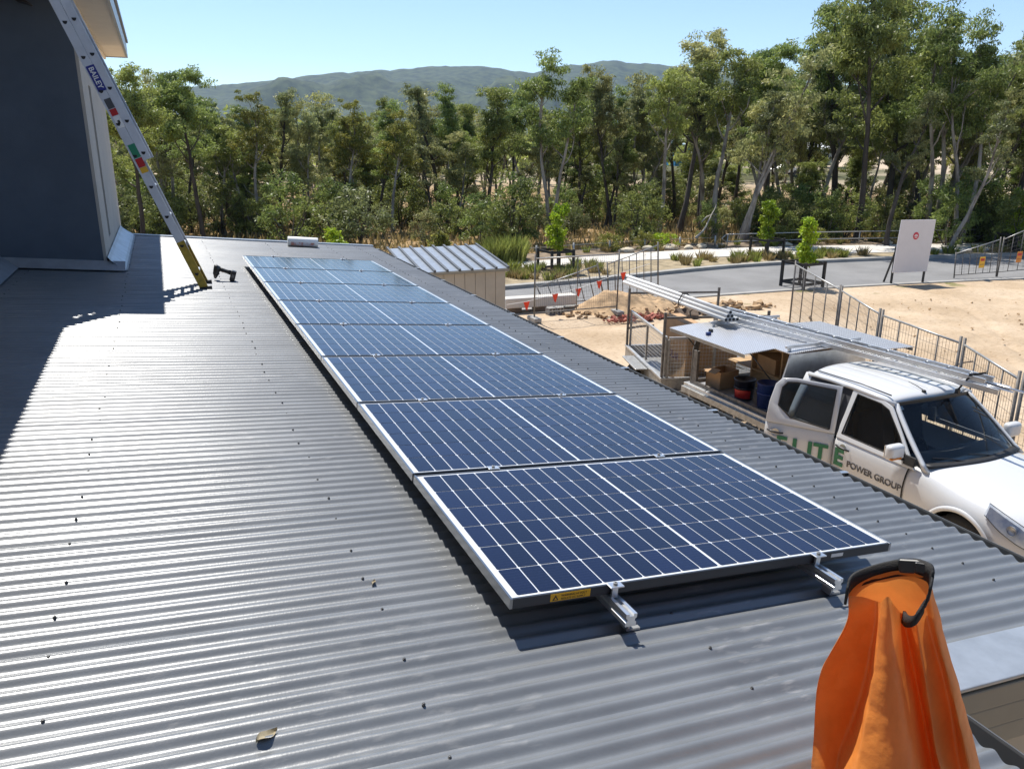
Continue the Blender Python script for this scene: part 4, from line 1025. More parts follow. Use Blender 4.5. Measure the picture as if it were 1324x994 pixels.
def carton(loc, d, rot, label, open_=False, m=M['card']):
    t = thing('carton', label, 'carton', loc, rot)
    x, yv, z = d[0] / 2, d[1] / 2, d[2]
    b = MB()
    b.box2((-x, -yv, 0), (x, yv, .006)); b.box2((-x, -yv, .0065), (-x + .006, yv, z)); b.box2((x - .006, -yv, .0065), (x, yv, z)); b.box2((-x + .0065, -yv, .0065), (x - .0065, -yv + .006, z)); b.box2((-x + .0065, yv - .006, .0065), (x - .0065, yv, z))
    b.build('box_walls', m, t)
    if open_:
        for sx in (-1, 1): MB().box((sx * (x + .06), 0, z + .02), (.14, 2 * yv * .96, .005), (0, sx * math.radians(25), 0)).build('flap', m, t)
    else:
        MB().box2((-x, -yv, z + .001), (x, yv, z + .006)).build('lid', m, t)
    return t
carton((7.62, 8.48, .865), (.42, .34, .30), (0, 0, .1), 'open cardboard carton at the tail end of the canopy', True)
carton((8.2, 7.85, 1.245), (.40, .5, .24), (0, 0, -.1), 'closed cardboard carton on the canopy shelf', False)
carton((8.2, 7.1, .865), (.45, .5, .26), (0, 0, .2), 'low cardboard carton under the canopy shelf', True)
tb_ = thing('cable_bundle', 'pale bundle of cables and rags on the canopy shelf', 'cables', (8.15, 7.1, 1.245))
for i in range(5):
    r0 = random.Random(i)
    MB().tube([(.13 * math.cos(a) * (1 + .1 * i) + r0.uniform(-.03, .03), .16 * math.sin(a) + .03 * i, .02 + .022 * i + .012 * math.sin(3 * a)) for a in np.linspace(0, 6.28, 18)], .012, 6).build('coil', [M['timber'], M['white'], M['galv'], M['card'], M['red']][i], tb_, True)

# ------------------------------------------------------------------ ladder and conduits carried on top
la, lb_ = Vector((7.79, 9.4, 2.035)), Vector((8.47, 4.05, 1.93))
d = (lb_ - la); L = d.length
rl_ = thing('roof_ladder', 'folded aluminium ladder strapped on the roof of the white truck', 'ladder', la)
rl_.rotation_euler = d.to_track_quat('Y', 'Z').to_euler()
for i, (x, z, t0, t1) in enumerate(((-.13, 0, 0, L - .1), (.13, 0, 0, L - .1), (-.095, .078, .5, L - .3), (.095, .078, .5, L - .3))):
    MB().box2((x - .014, t0, z - .035), (x + .014, t1, z + .035)).build('stile', M['alu'], rl_, bevel=.004)
yy = .2
while yy < L - .3:
    MB().tube([(-.12, yy, 0), (.12, yy, 0)], .015, 8).build('rung', M['alu'], rl_, True)
    if .7 < yy < L - .5: MB().tube([(-.085, yy + .1, .078), (.085, yy + .1, .078)], .015, 8).build('rung', M['alu'], rl_, True)
    yy += .3
MB().tube([(-.10, L - .5, .02), (-.10, L + .18, .015)], .014, 8).build('stay', M['alu'], rl_, True); MB().tube([(.1, L - .5, .04), (.1, L + .05, .04)], .012, 8).build('stay', M['alu'], rl_, True)
# strap
stp = thing('tie_strap', 'black tie down strap looping over the ladder at the windscreen', 'strap', (UX, UY + 1.05, 1.78))
o_ = Vector((UX, UY + 1.05, 1.78)); lx = lambda t: la + d * t
pt = lx(.915)
b = MB()
for s in (-.15, .15):
    b.bar(Vector((pt.x + s, pt.y, pt.z + .09)) - o_, Vector((pt.x + s * .4, UY + 1.22, 1.755)) - o_, .03, .005)
b.bar(Vector((pt.x - .16, pt.y, pt.z + .118)) - o_, Vector((pt.x + .16, pt.y, pt.z + .118)) - o_, .004, .03)
b.build('webbing', M['webbing'], stp)
MB().box(Vector((pt.x - .1, UY + 1.16, 1.80)) - o_, (.05, .05, .06)).build('ratchet', M['blackm'], stp, bevel=.008)
an = thing('roof_aerial', 'short black aerial on the truck roof above the windscreen', 'aerial', (UX - .17, UY + 1.33, 1.785))
MB().lathe([(0, .0), (.03, .0), (.025, .02), (.012, .028), (0, .03)], (0, 0, 0), 12).build('base', M['black'], an, True)
MB().tube([(0, 0, .02), (.0, .12, .05), (.0, .25, .07)], [.006, .005, .003], 6).build('whip', M['black'], an)
ca, cb_ = Vector((8.20, 12.5, 2.0)), Vector((7.62, 8.32, 2.06)); d2 = cb_ - ca
for i, (ox, oz) in enumerate(((0, 0), (.07, 0), (.14, .0), (.035, .061), (.105, .061), (-.07, 0), (.07, .122))):
    off = -.35 * (i % 3 == 1) - .15 * (i % 2)
    t = thing('conduit', 'white conduit tube in the bundle resting on the trailer uprights', 'conduit', ca, d2.to_track_quat('Y', 'Z').to_euler(), 'white conduits on the trailer rack')
    r0 = .034
    n = 14; prof = [(r0, off if off < 0 else 0), (r0, d2.length), (r0 * .8, d2.length), (r0 * .8, d2.length - .3)]
    b = MB(); b.lathe([(r0, 0 - off * .3), (r0, d2.length), (r0 * .78, d2.length + .001)], (ox, 0, oz), n, (-math.pi / 2, 0, 0)); b.build('pipe', M['white'], t, True)
    MB().lathe([(r0 * .8, d2.length + .002), (0, d2.length - .002)], (ox, 0, oz), n, (-math.pi / 2, 0, 0)).build('bore', M['black'], t)
sr = thing('conduit_tie', 'black tie wrapped round the white conduits above the trailer', 'tie', lerp(ca, cb_, .62))
b = MB(); ux = d2.normalized().cross(Vector((0, 0, 1))).normalized()
pts = [Vector((ox, 0, oz)) for ox, oz in ((-.12, -.04), (-.12, .04), (.03, .17), (.12, .165), (.19, .04), (.18, -.04), (-.12, -.04))]
Rq = d2.to_track_quat('Y', 'Z'); b.tube([Rq @ p for p in pts], .012, 6).build('cord', M['black'], sr)
MB().tube([Rq @ Vector((-.09, 0, -.03)), Rq @ Vector((-.11, .02, -.12)), Rq @ Vector((-.06, .0, -.17)), Rq @ Vector((-.08, 0, -.28))], .012, 6).build('tail', M['black'], sr)

# ------------------------------------------------------------------ cage trailer behind the truck
TL = Vector((7.25, 9.75, 0)); fl_ = Vector((7.98, 12.2, 0)); tw_ = Vector((9.52, 9.96, 0)) - TL
trl = thing('box_trailer', 'galvanised box trailer with mesh cage sides and tall uprights', 'trailer', TL)
ey = (fl_ - TL).normalized(); ex = Vector((ey.y, -ey.x, 0)); TLEN = (fl_ - TL).length; TWID = 2.0
trl.rotation_euler = (0, 0, math.atan2(ey.y, ey.x) - math.pi / 2)
def tb2(name, a, bb, m, bevel=.004, parent=None): return MB().box2(a, bb).build(name, m, parent or trl, bevel=bevel)
tb2('floor', (.03, .03, .42), (TWID - .03, TLEN - .03, .45), M['galv'])
for x in (0, TWID - .04):
    tb2('side_panel', (x, 0, .36), (x + .04, TLEN, .66), M['galv']); tb2('side_cap', (x - .012, -.01, .662), (x + .052, TLEN + .01, .70), M['alud'])
    tb2('mudguard', (x - .26 if x == 0 else x + .045, TLEN * .32, .62), (x - .005 if x == 0 else x + .30, TLEN * .72, .65), M['galv'], .02)
    MB().lathe([(.15, -.08), (.27, -.09), (.30, -.06), (.305, 0), (.30, .06), (.27, .09), (.15, .08), (0, .05)], (-.14 if x == 0 else TWID + .14, TLEN * .52, .30), 24, (0, math.pi / 2, 0)).build('wheel', M['tyre'], trl, True)
for yv in (0, TLEN - .04):
    tb2('end_panel', (.042, yv, .36), (TWID - .042, yv + .04, .66), M['galv']); tb2('end_cap', (.055, yv - .01, .664), (TWID - .055, yv + .05, .698), M['alud'])
# uprights with cross bars
for yv in (.02, TLEN - .05):
    up_ = []
    for x in (.0, TWID - .04):
        tb2('upright', (x, yv - .0, .702), (x + .045, yv + .045, 1.92), M['galvd'])
    tb2('cross_bar', (.047, yv + .003, 1.80), (TWID - .042, yv + .042, 1.84), M['galvd'])
# cage sides: top rails, posts, wire infill
cage = []
def cage_side(p, q_, name):
    p, q_ = Vector(p), Vector(q_); top = 1.44
    c = thing(name, None, None); c.parent = trl
    MB().bar(p + Vector((0, 0, top)), q_ + Vector((0, 0, top)), .045, .045).build('top_rail', M['alud'], c)
    nseg = 2
    for i in range(nseg + 1):
        r_ = p.lerp(q_, i / nseg); MB().bar(r_ + Vector((0, 0, .702)), r_ + Vector((0, 0, top - .024)), .04, .04).build('post', M['galv'], c)
    w = MB(); Ln = (q_ - p).length; k = 0
    while .06 + k * .06 < Ln - .04:
        r_ = p.lerp(q_, (.06 + k * .06) / Ln); w.bar(r_ + Vector((0, 0, .702)), r_ + Vector((0, 0, top)), .0035); k += 1
    for j in range(10):
        w.bar(p + Vector((0, 0, .77 + j * .068)), q_ + Vector((0, 0, .77 + j * .068)), .0045)
    tag(w.build('wire_mesh', M['alud'], c), kind='stuff')
cage_side((.08, .07, 0), (.08, TLEN - .07, 0), 'cage_side'); cage_side((TWID - .08, .07, 0), (TWID - .08, TLEN - .07, 0), 'cage_side'); cage_side((.12, .03, 0), (TWID - .12, .03, 0), 'cage_end')
MB().bar((.25, -.02, .45), (1.0, -.85, .45), .06).build('drawbar', M['galvd'], trl); MB().bar((TWID - .25, -.02, .45), (1.0, -.85, .45), .06).build('drawbar', M['galvd'], trl)
MB().tube([(1.0, -.62, .02), (1.0, -.62, .55)], .03, 8).build('jockey_stand', M['galvd'], trl)
# cartons in the trailer
tp = lambda x, yv, z: TL + ex * x + ey * yv + Vector((0, 0, z))
c1 = carton(tp(.62, .75, .455), (.30, 1.05, 1.18), (0, math.radians(0), trl.rotation_euler[2] + math.radians(4)), 'tall brown carton of solar gear standing in the cage trailer')
text('carton_text', 'KSOLAR', .20, M['cardtext'], c1, Matrix.Translation((-.152, .50, .42)) @ Matrix(((0, 0, -1, 0), (-1, 0, 0, 0), (0, 1, 0, 0), (0, 0, 0, 1))), .001)
c2 = carton(tp(1.0, .30, .455), (1.0, .28, .95), (0, 0, trl.rotation_euler[2]), 'wide brown carton just behind the trailer tailgate mesh')
text('carton_text', '88', .10, M['cardtext'], c2, Matrix.Translation((-.44, -.142, .62)) @ Matrix.Rotation(math.radians(90), 4, 'X'), .001)

# ------------------------------------------------------------------ temporary fencing
def fence_panel(p0, p1, h0, h1, label, group, verts=3, wires=True, lean=(0, 0), feet=True, m=None, low=.12, sp=.11):
    m = m or M['galvd']
    p0, p1 = Vector((*p0[:2], 0)), Vector((*p1[:2], 0)); o = p0
    t = thing('temporary_fence', label, 'fence', o, group=group)
    ln = Vector((*lean, 0)); d = p1 - p0; L = d.length
    top = lambda u: d * u + ln + Vector((0, 0, h0 + (h1 - h0) * u))
    bot = lambda u: d * u + Vector((0, 0, .02))
    at = lambda u, f: bot(u).lerp(top(u), f)
    for u in (0, 1):
        MB().tube([bot(u), at(u, 1.03)], .024, 8).build('post', m, t, True)
    MB().tube([at(0, .97), at(1, .97)], .019, 8).build('top_rail', M['galv'], t, True)
    MB().tube([at(0, low), at(1, low)], .017, 8).build('bottom_rail', m, t, True)
    for i in range(1, verts + 1):
        u = i / (verts + 1); MB().tube([at(u, low), at(u, .97)], .014, 6).build('upright', m, t, True)
    if wires:
        w = MB(); n = int(L / sp)
        for i in range(1, n): u = i / n; w.bar(at(u, low), at(u, .97), .0035)
        for j in range(1, 9): w.bar(at(0, low + (.97 - low) * j / 9), at(1, low + (.97 - low) * j / 9), .004)
        tag(w.build('wire_mesh', m, t), kind='stuff')
    if feet:
        for u in (0, 1):
            MB().box(bot(u) + Vector((0, 0, .05)), (.22, .55, .12), (0, 0, math.atan2(d.y, d.x))).build('foot_block', M['kerb'], t, bevel=.02)
    return t
RT = [(1029, 338), (1089, 371), (1141, 402), (1248, 439), (1324, 485)]
rp_ = [onz(px, py, 1.88) for px, py in RT] + [np.array([9.25, 2.4, 0])]
nm = ['by the timber tree guard', 'second along from the tree guard', 'behind the raised far lid of the truck canopy', 'beside the truck cab', 'beside the truck bonnet']
for i in range(5):
    a, c = Vector(rp_[i]), Vector(rp_[i + 1]); dd = (c - a).normalized() * .06
    fence_panel(a + dd, c - dd, 1.85, 1.85, 'mesh fence panel on the bare lot ' + nm[i], 'fence panels along the lot boundary', 3, lean=(.03, .05), sp=.08)
FG = 'broken fence panels near the road'
fence_panel((8.5, 17.95), (11.2, 17.95), 1.83, 1.83, 'upright mesh fence panel facing the garage in front of soil heap', FG, 1, sp=.06)
fence_panel((13.45, 19.15), (11.75, 19.35), 1.85, 1.28, 'drooping fence length joining the tall post behind soil heap', FG, 6, lean=(-.05, .12), feet=False, sp=.2)
fence_panel((11.62, 19.36), (9.7, 19.7), 1.26, .62, 'collapsing fence length behind the white barrier', FG, 5, lean=(-.22, .2), feet=False, sp=.1)
fence_panel((30.1, 18.45), (28.75, 18.65), 2.0, 1.5, 'fence length with orange notice by the road', FG, 2, feet=False, sp=.2)
fence_panel((28.7, 18.66), (26.8, 19.0), 1.5, .98, 'sagging fence length with yellow notice by the road', FG, 5, lean=(-.05, .05), feet=False, sp=.2)
fence_panel((32.6, 18.0), (30.15, 18.44), 2.1, 2.0, 'fence length continuing right of the orange notice', FG, 3, feet=False, sp=.2)
for px, py, col, lab in ((1268, 339, 'sticker_yellow', 'small yellow and red notice tied to the sagging fence'), (1316, 332, 'amber_lens', 'small orange notice tied to the fence by the road')):
    c = ony(px, py, 18.55 if px < 1300 else 18.35); s = thing('fence_notice', lab, 'notice', (c[0], c[1] - .06, c[2]))
    MB().box((0, 0, 0), (.30, .006, .42)).build('board', bpy.data.materials[col], s); MB().box((0, -.006, .10), (.22, .004, .10)).build('heading', M['red'], s)
    MB().box((0, -.006, -.08), (.22, .004, .015)).build('text_line', M['black'], s)
# bunting with orange flags
fl = [(655, 398), (681, 394), (718, 384), (748, 377), (775, 367), (806, 356), (840, 345)]
fp = [Vector(ony(px, py - 4, 18.25)) for px, py in fl]
bt = thing('bunting', 'line of small orange flags strung across the fencing', 'bunting', fp[0])
MB().tube([p - fp[0] for p in fp], .006, 5).build('string', M['white'], bt)
for p in fp[1:6]:
    q_ = p - fp[0]; MB().add([q_ + Vector((-.10, 0, 0)), q_ + Vector((.10, .01, 0)), q_ + Vector((.03, .02, -.26)), q_ + Vector((-.05, -.03, -.2))], [(0, 1, 2, 3)]).build('flag', M['flag'], bt, solid=.003)

# ------------------------------------------------------------------ sale sign on the lot
sl_, sr_ = onz(1153, 368), onz(1196, 366.5); base = Vector(sl_); dv = Vector(sr_) - base
sg_ = thing('lot_sign', 'pale board sign with small red round emblem on dark posts', 'sign', base)
zt_ = float(ony(1159, 285, base.y)[2]); zb_ = float(ony(1155, 353, base.y)[2])
n_ = dv.normalized(); th = Vector((-n_.y, n_.x, 0)) * .03
def sgp(u, z, o=0.0): return dv * u + Vector((0, 0, z)) + th * (o / .03)
b = MB(); b.prism([(-.02, zb_), (1.0, zb_ + .02), (1.03, zt_), (0.02, zt_)], lambda u, v: sgp(u, v), lambda u, v: sgp(u, v, .05)); b.build('board', M['signw'], sg_, bevel=.01)
for u in (.02, .97): MB().bar(sgp(u, 0, .09), sgp(u, zb_ + 1.1 * (zt_ - zb_) * .45, .09), .06, .06).build('post', M['guard'], sg_)
MB().bar(sgp(1.12, 0, .35), sgp(1.0, zb_ + .9, .10), .05, .05).build('brace', M['guard'], sg_); MB().bar(sgp(.05, 0, .55), sgp(.03, zb_ + .8, .10), .05, .05).build('brace', M['guard'], sg_)
cz = zb_ + .70 * (zt_ - zb_); R_ = .115
b = MB(); b.prism([(.5 * dv.length + R_ * math.cos(a), cz + R_ * 1.15 * math.sin(a)) for a in np.linspace(0, 2 * math.pi, 25)[:-1]], lambda u, v: sgp(u / dv.length, v, -.012), lambda u, v: sgp(u / dv.length, v, -.004)); em = b.build('emblem', M['signr'], sg_)
b = MB()
for z0, z1, w in ((.03, .055, .06), (-.015, .012, .10), (-.065, -.04, .07)):
    b.prism([(.5 * dv.length - w / 1.3, cz + z0), (.5 * dv.length + w / 1.3, cz + z0), (.5 * dv.length + w / 1.3, cz + z1), (.5 * dv.length - w / 1.3, cz + z1)], lambda u, v: sgp(u / dv.length, v, -.018), lambda u, v: sgp(u / dv.length, v, -.0125))
b.build('emblem_mark', M['white'], em)

# ------------------------------------------------------------------ small shed beyond the roof
sh = thing('garden_shed', 'small beige shed with ribbed grey skillion roof beyond the garage', 'shed', (5.1, 15.2, 0))
so_ = Vector((5.1, 15.2, 0)); x0, x1, ya, yb = 3.72, 5.97, 13.96, 16.5
za = 2.2; zb2 = float(ony(597, 318, yb)[2])
def shp(u, v, dz=0.0): return Vector((x0 + (x1 - x0) * u + .22 * v, ya + (yb - ya) * v, za + (zb2 - za) * v + dz)) - so_
MB().grid(lambda u, v: shp(u, v), 2, 2).build('roof', M['flash'], sh, solid=.02)
for i in range(9): MB().bar(shp(i / 8, -.01, .03), shp(i / 8, 1.01, .03), .05, .045).build('roof_rib', M['gutter'], sh)
MB().bar(shp(-.01, -.005, -.03), shp(1.01, -.005, -.03), .03, .05).build('eave_trim', M['beiged'], sh)
nb_ = 9
for i in range(nb_):
    u0, u1 = .03 + .955 * i / nb_, .03 + .955 * (i + 1) / nb_
    MB().box2(Vector((x0 + (x1 - x0) * u0 + .004, ya + .06, 0)) - so_, Vector((x0 + (x1 - x0) * u1 - .004, ya + .085, za - .05)) - so_).build('wall_panel', M['beige'], sh, bevel=.004)
b = MB(); b.box2(Vector((x0 + .08, ya + .09, 0)) - so_, Vector((x1 - .03, yb - .05, za - .12)) - so_); b.build('wall', M['beige'], sh)
MB().bar(Vector((x0 + .30, ya + .03, 0)) - so_, Vector((x0 + .30, ya + .03, za - .1)) - so_, .09, .04).build('timber_post', M['timber'], sh)

# ------------------------------------------------------------------ barrier, blocks, soil heap and debris
ba = onz(662, 404.5); bb2 = onz(736, 403)
br = thing('barrier', 'long white concrete barrier lying beside the soil heap', 'barrier', (9.3, 19.3, 0), (0, 0, -.06))
MB().box((0, 0, .30), (2.3, .42, .30)).build('block', M['concrete'], br, bevel=.03)
for x in (-.8, .0): MB().box((x, .02, .075), (.35, .34, .145)).build('bearer', M['stick'], br)
for x_, lab in ((9.35, 'hollow grey concrete block before the white barrier'), (9.62, 'second hollow concrete block touching the soil heap')):
    hbk = thing('hollow_block', lab, 'block', (x_, 18.75, 0), (0, 0, .1))
    b = MB(); b.box((0, -.09, .1), (.24, .02, .2)).box((0, .09, .1), (.24, .02, .2))
    for xx in (-.11, 0, .11): b.box((xx, 0, .1), (.02, .158, .198))
    b.build('block_shell', M['kerb'], hbk, rot=(math.radians(90), 0, 0), loc=(0, 0, .1))
xs2 = np.linspace(-2.3, 2.6, 70); ys2 = np.linspace(-1.3, 1.3, 44); XX, YY = np.meshgrid(xs2, ys2, indexing='ij')
rr_ = np.hypot(XX / 2.0, YY / 1.0); hh = np.maximum(0, 1 - rr_ ** 1.6) * .46 * (1 + .9 * fbm(XX * 1.4, YY * 1.4, 4, 2)) + (vnoise(XX * 6, YY * 6, 3) - .5) * .07 * (rr_ < 1) - .03
ix = np.arange(hh.size).reshape(hh.shape); Fq = np.stack([ix[:-1, :-1], ix[1:, :-1], ix[1:, 1:], ix[:-1, 1:]], -1).reshape(-1, 4)
sp_ = link('soil_heap', arr_mesh('soil_heap', np.stack([XX, YY, hh], -1).reshape(-1, 3), Fq, M['dirtm'], True), None, (12.0, 18.75, 0)); tag(sp_, 'heap of excavated sandy soil behind the fence panel', 'soil heap')
def lumps(name, cen, rad, n, smin, smax, m, seed, label, cat):
    r = random.Random(seed); b = MB()
    for _ in range(n):
        a = r.uniform(0, 6.28); q_ = math.sqrt(r.random()); s = r.uniform(smin, smax)
        b.box((cen[0] + rad[0] * q_ * math.cos(a), cen[1] + rad[1] * q_ * math.sin(a), s * .3 + r.random() * .1 * (1 - q_)), (s * r.uniform(.8, 1.8), s, s * r.uniform(.5, .9)), (r.uniform(-.6, .6), r.uniform(-.6, .6), r.uniform(0, 3)))
    o = b.build(name, m, None, bevel=0); tag(o, kind='stuff'); o["label"] = label
lumps('brick_rubble', (11.35, 17.2), (1.0, .35), 60, .05, .12, M['brick'], 1, 'red brick rubble before the soil heap', 'rubble')
lumps('soil_clods', (12.2, 18.3), (2.6, 1.2), 160, .04, .14, M['dirtm'], 2, 'sandy clods around the soil heap', 'clods')
lumps('soil_clods', (15.0, 17.5), (1.6, .5), 60, .06, .2, M['dirtm'], 3, 'clods along the road edge', 'clods')
lumps('soil_clods', (18.5, 13.0), (9, 4.5), 120, .02, .05, M['dirtm'], 4, 'small clods scattered over the lot', 'clods')
lumps('rubble', (13.6, 17.0), (.9, .4), 26, .06, .25, M['stick'], 5, 'dark rubble and bark pieces', 'rubble')
for px, py, L, a, h_, lab in ((828, 424, .9, .1, .06, 'short grey timber offcut lying on the sand'), (835, 409, 1.6, -.5, .03, 'thin dark stick lying on the sand behind the trailer'), (1048, 412, .5, .9, .05, 'short dark stick by the fence foot'), (1245, 472, .8, .2, .05, 'grey plank scrap near the boundary fence'), (850, 393, 1.4, .35, .10, 'weathered log among the rubble by the road')):
    c = onz(px, py); t = MB().tube([(-L / 2, 0, h_ * .5), (0, .03, h_ * .55), (L / 2, -.02, h_ * .5)], [h_ * .5, h_ * .55, h_ * .4], 7).build('stick', M['stick'], None, True, loc=(c[0], c[1], .01), rot=(0, 0, a)); tag(t, lab, 'stick')
c0_, c1_ = onz(935, 399, .14), onz(972, 416, .14)
t = thing('plastic_roll', 'black plastic sheeting rolled up on the sand behind the canopy', 'roll', (c0_[0], c0_[1], 0))
dd = Vector(c1_) - Vector(c0_); b = MB(); b.tube([Vector((0, 0, .14)), Vector((0, 0, .15)) + dd * .3, Vector((0, 0, .17)) + dd * .7, Vector((0, 0, .15)) + dd], [.09, .14, .18, .16], 14).build('roll', M['black'], t, True)
b = MB(); b.grid(lambda u, v: dd * u + Vector((.2 + .3 * v, -.1 * v, .04 + .08 * (1 - v) ** 2)), 8, 3).build('loose_sheet', M['black'], t, True)

# ------------------------------------------------------------------ tree guards and saplings
def leaf_cloud(cent, rad, n, size, seed, droop=.5, aspect=.35):
    """n leaf quads spread round each centre"""
    r = np.random.default_rng(seed); cent = np.asarray(cent, float); K = len(cent)
    rad = np.broadcast_to(np.asarray(rad, float).reshape(K, -1), (K, 3)) if np.ndim(rad) else np.full((K, 3), rad)
    c = np.repeat(cent, n, 0); R = np.repeat(rad, n, 0); N = K * n
    d = r.normal(size=(N, 3)); d /= np.linalg.norm(d, axis=1, keepdims=True)
    p = c + d * R * (r.random((N, 1)) ** .45)
    ax = r.normal(size=(N, 3)); ax[:, 2] -= droop * 2.2; ax /= np.linalg.norm(ax, axis=1, keepdims=True)
    s = r.normal(size=(N, 3)); s = np.cross(ax, s); s /= np.linalg.norm(s, axis=1, keepdims=True) + 1e-9
    L = size * r.uniform(.6, 1.35, (N, 1)); w = L * aspect
    V = np.stack([p, p + ax * L * .45 + s * w * .5, p + ax * L, p + ax * L * .45 - s * w * .5], 1).reshape(-1, 3)
    return V, np.arange(N * 4).reshape(N, 4)
def guard(x, yv, s, h_, label, rot=0.0):
    g = thing('tree_guard', label, 'tree guard', (x, yv, 0), (0, 0, rot), 'timber guards round the street saplings')
    a = s / 2
    for sx in (-1, 1):
        for sy in (-1, 1): MB().box((sx * a, sy * a, h_ / 2), (.09, .09, h_)).build('post', M['guard'], g, bevel=.006)
    for z in (h_ - .08, .18):
        for sx in (-1, 1):
            MB().box((sx * (a + .0), 0, z), (.045, s - .10, .09)).build('rail', M['guard'], g); MB().box((0, sx * (a + .0), z), (s - .10, .045, .09)).build('rail', M['guard'], g)
def sapling(x, yv, h_, label, seed, w=.32, low=.35, leafm=None, z0=0.0):
    r = random.Random(seed); t = thing('sapling', label, 'sapling', (x, yv, z0), group='young street trees')
    MB().tube([(0, 0, 0), (r.uniform(-.04, .04), .02, h_ * .4), (r.uniform(-.08, .08), 0, h_ * .75), (r.uniform(-.05, .05), 0, h_ * .96)], [.03, .025, .017, .006], 7).build('trunk', M['bark_dark'], t, True)
    cs = []; nb = 5
    for q in range(nb):
        zc_ = h_ * (low + (1 - low) * (q + .6 + r.uniform(-.25, .25)) / nb); rad_ = w * r.uniform(.45, 1.0) * (1.1 - .1 * q); ox, oy = r.uniform(-.25, .25) * w * 1.6, r.uniform(-.25, .25) * w * 1.6
        for k in range(11):
            a = r.uniform(0, 6.28); ww = rad_ * math.sqrt(r.random()); cs.append((ox + ww * math.cos(a), oy + ww * math.sin(a), zc_ + r.uniform(-.6, .6) * rad_))
        MB().tube([(0, 0, zc_ - .15), (ox * .6, oy * .6, zc_)], [.012, .005], 5).build('branch', M['bark_dark'], t, True)
    V, Fq = leaf_cloud(cs, .15, 50, .11, seed, .3, .55)
    link('crown', arr_mesh('crown', V, Fq, leafm or M['bright']), t)
for (px, py), s, h_, lab, st in (((1036, 371), 1.0, .95, 'timber tree guard standing on the bare lot edge', 2.6), ((990, 335), 1.0, .95, 'timber tree guard on the grassy verge across the road', 2.6), ((718, 353), 1.0, .95, 'timber tree guard on the verge behind the soil heap', 2.8), ((1305, 326), 1.0, .95, 'timber tree guard on the far verge beyond the sagging fence', 3.3)):
    c = onz(px, py); guard(c[0], c[1], s, h_, lab, .12)
for (px, py, tp_), lab, w in (((1038, 371, 281), 'slim yellow green sapling inside the tree guard on the lot', .30), ((990, 335, 263), 'yellow green sapling in the guard on the grassy verge', .42), ((720, 353, 265), 'bright green sapling in the guard behind the soil heap', .40), ((1309, 326, 246), 'leafy green sapling in the guard beyond the sagging fence', .55)):
    c = onz(px, py); ht = float(ony(px, tp_, c[1])[2]); sapling(c[0], c[1], ht, lab, px, w)
for px, tp_, yv, lab in ((440, 299, 26.0, 'bright green round sapling showing over the roof edge'), (569, 302, 26.5, 'yellow sapling tip showing over the shed roof')):
    c = ony(px, tp_, yv); sapling(c[0], yv, float(c[2]), lab, px, .5, .3, M['bright'] if px < 500 else M['leafy'])

# ------------------------------------------------------------------ handrail, cable fence, boulders along the footpath
zr1 = float(ony(1060, 299.5, cv(PF, 28) + .8)[2]); zr2 = float(ony(1060, 308.5, cv(PF, 28) + .8)[2])
hr = thing('handrail', 'long galvanised two rail handrail along the footpath', 'handrail', (24.3, float(cv(PF, 24.3)) + .8, 0))
ho = Vector(hr.location); M['hrail'] = mat('handrail_steel', (.45, .44, .41), .4, .5)
xx = np.arange(24.3, 60, 1.2); 
def rail_z(x, z): return z + .004 * (x - 27)
for z in (zr1, zr2): MB().tube([Vector((x, float(cv(PF, x)) + .8, rail_z(x, z))) - ho for x in xx], .028, 8).build('rail', M['hrail'], hr, True)
MB().tube([Vector((24.3, float(cv(PF, 24.3)) + .8, rail_z(24.3, zr1))) - ho, Vector((24.05, float(cv(PF, 24.3)) + .8, rail_z(24.3, (zr1 + zr2) / 2))) - ho, Vector((24.3, float(cv(PF, 24.3)) + .8, rail_z(24.3, zr2))) - ho], .028, 8).build('end_loop', M['hrail'], hr, True)
for x in xx[::2]: MB().tube([Vector((x + .1, float(cv(PF, x + .1)) + .8, 0)) - ho, Vector((x + .1, float(cv(PF, x + .1)) + .8, rail_z(x, zr1))) - ho], .026, 8).build('post', M['hrail'], hr, True)
cf = thing('cable_fence', 'low post and cable fence between footpath and bush', 'fence', (10, float(cv(PF, 10)) + 1.2, 0)); co_ = Vector(cf.location)
zc = float(ony(748, 315, cv(PF, 16) + 1.2)[2])
for x in np.arange(6, 25, 2.0): MB().tube([Vector((x, float(cv(PF, x)) + 1.2, 0)) - co_, Vector((x, float(cv(PF, x)) + 1.2, zc + .04)) - co_], .045, 8).build('post', M['hrail'], cf, True)
for dz in (-.05, -.3): MB().tube([Vector((x, float(cv(PF, x)) + 1.2, zc + dz)) - co_ for x in np.arange(6, 24.1, 1.0)], .008, 5).build('cable', M['galv'], cf)
def boulder(x, yv, s, i, label):
    r = random.Random(i); bm = bmesh.new(); bmesh.ops.create_icosphere(bm, subdivisions=3, radius=1)
    for v in bm.verts:
        n3 = v.co.normalized(); k = 1 + .28 * (vnoise(np.array([n3.x * 1.7 + i]), np.array([n3.y * 1.7 + n3.z * 2.1]), i)[0] - .5) * 2
        v.co = Vector((n3.x * s * 1.25 * k, n3.y * s * .8 * k, max(n3.z, -.35) * s * .55 * k))
    me = bpy.data.meshes.new('boulder'); bm.to_mesh(me); bm.free(); me.materials.append(M['rock'])
    for p in me.polygons: p.use_smooth = True
    tag(link('boulder', me, None, (x, yv, .10 + s * .15), (0, 0, r.uniform(0, 3))), label, 'boulder', 'sandstone boulders along the footpath')
r = random.Random(5)
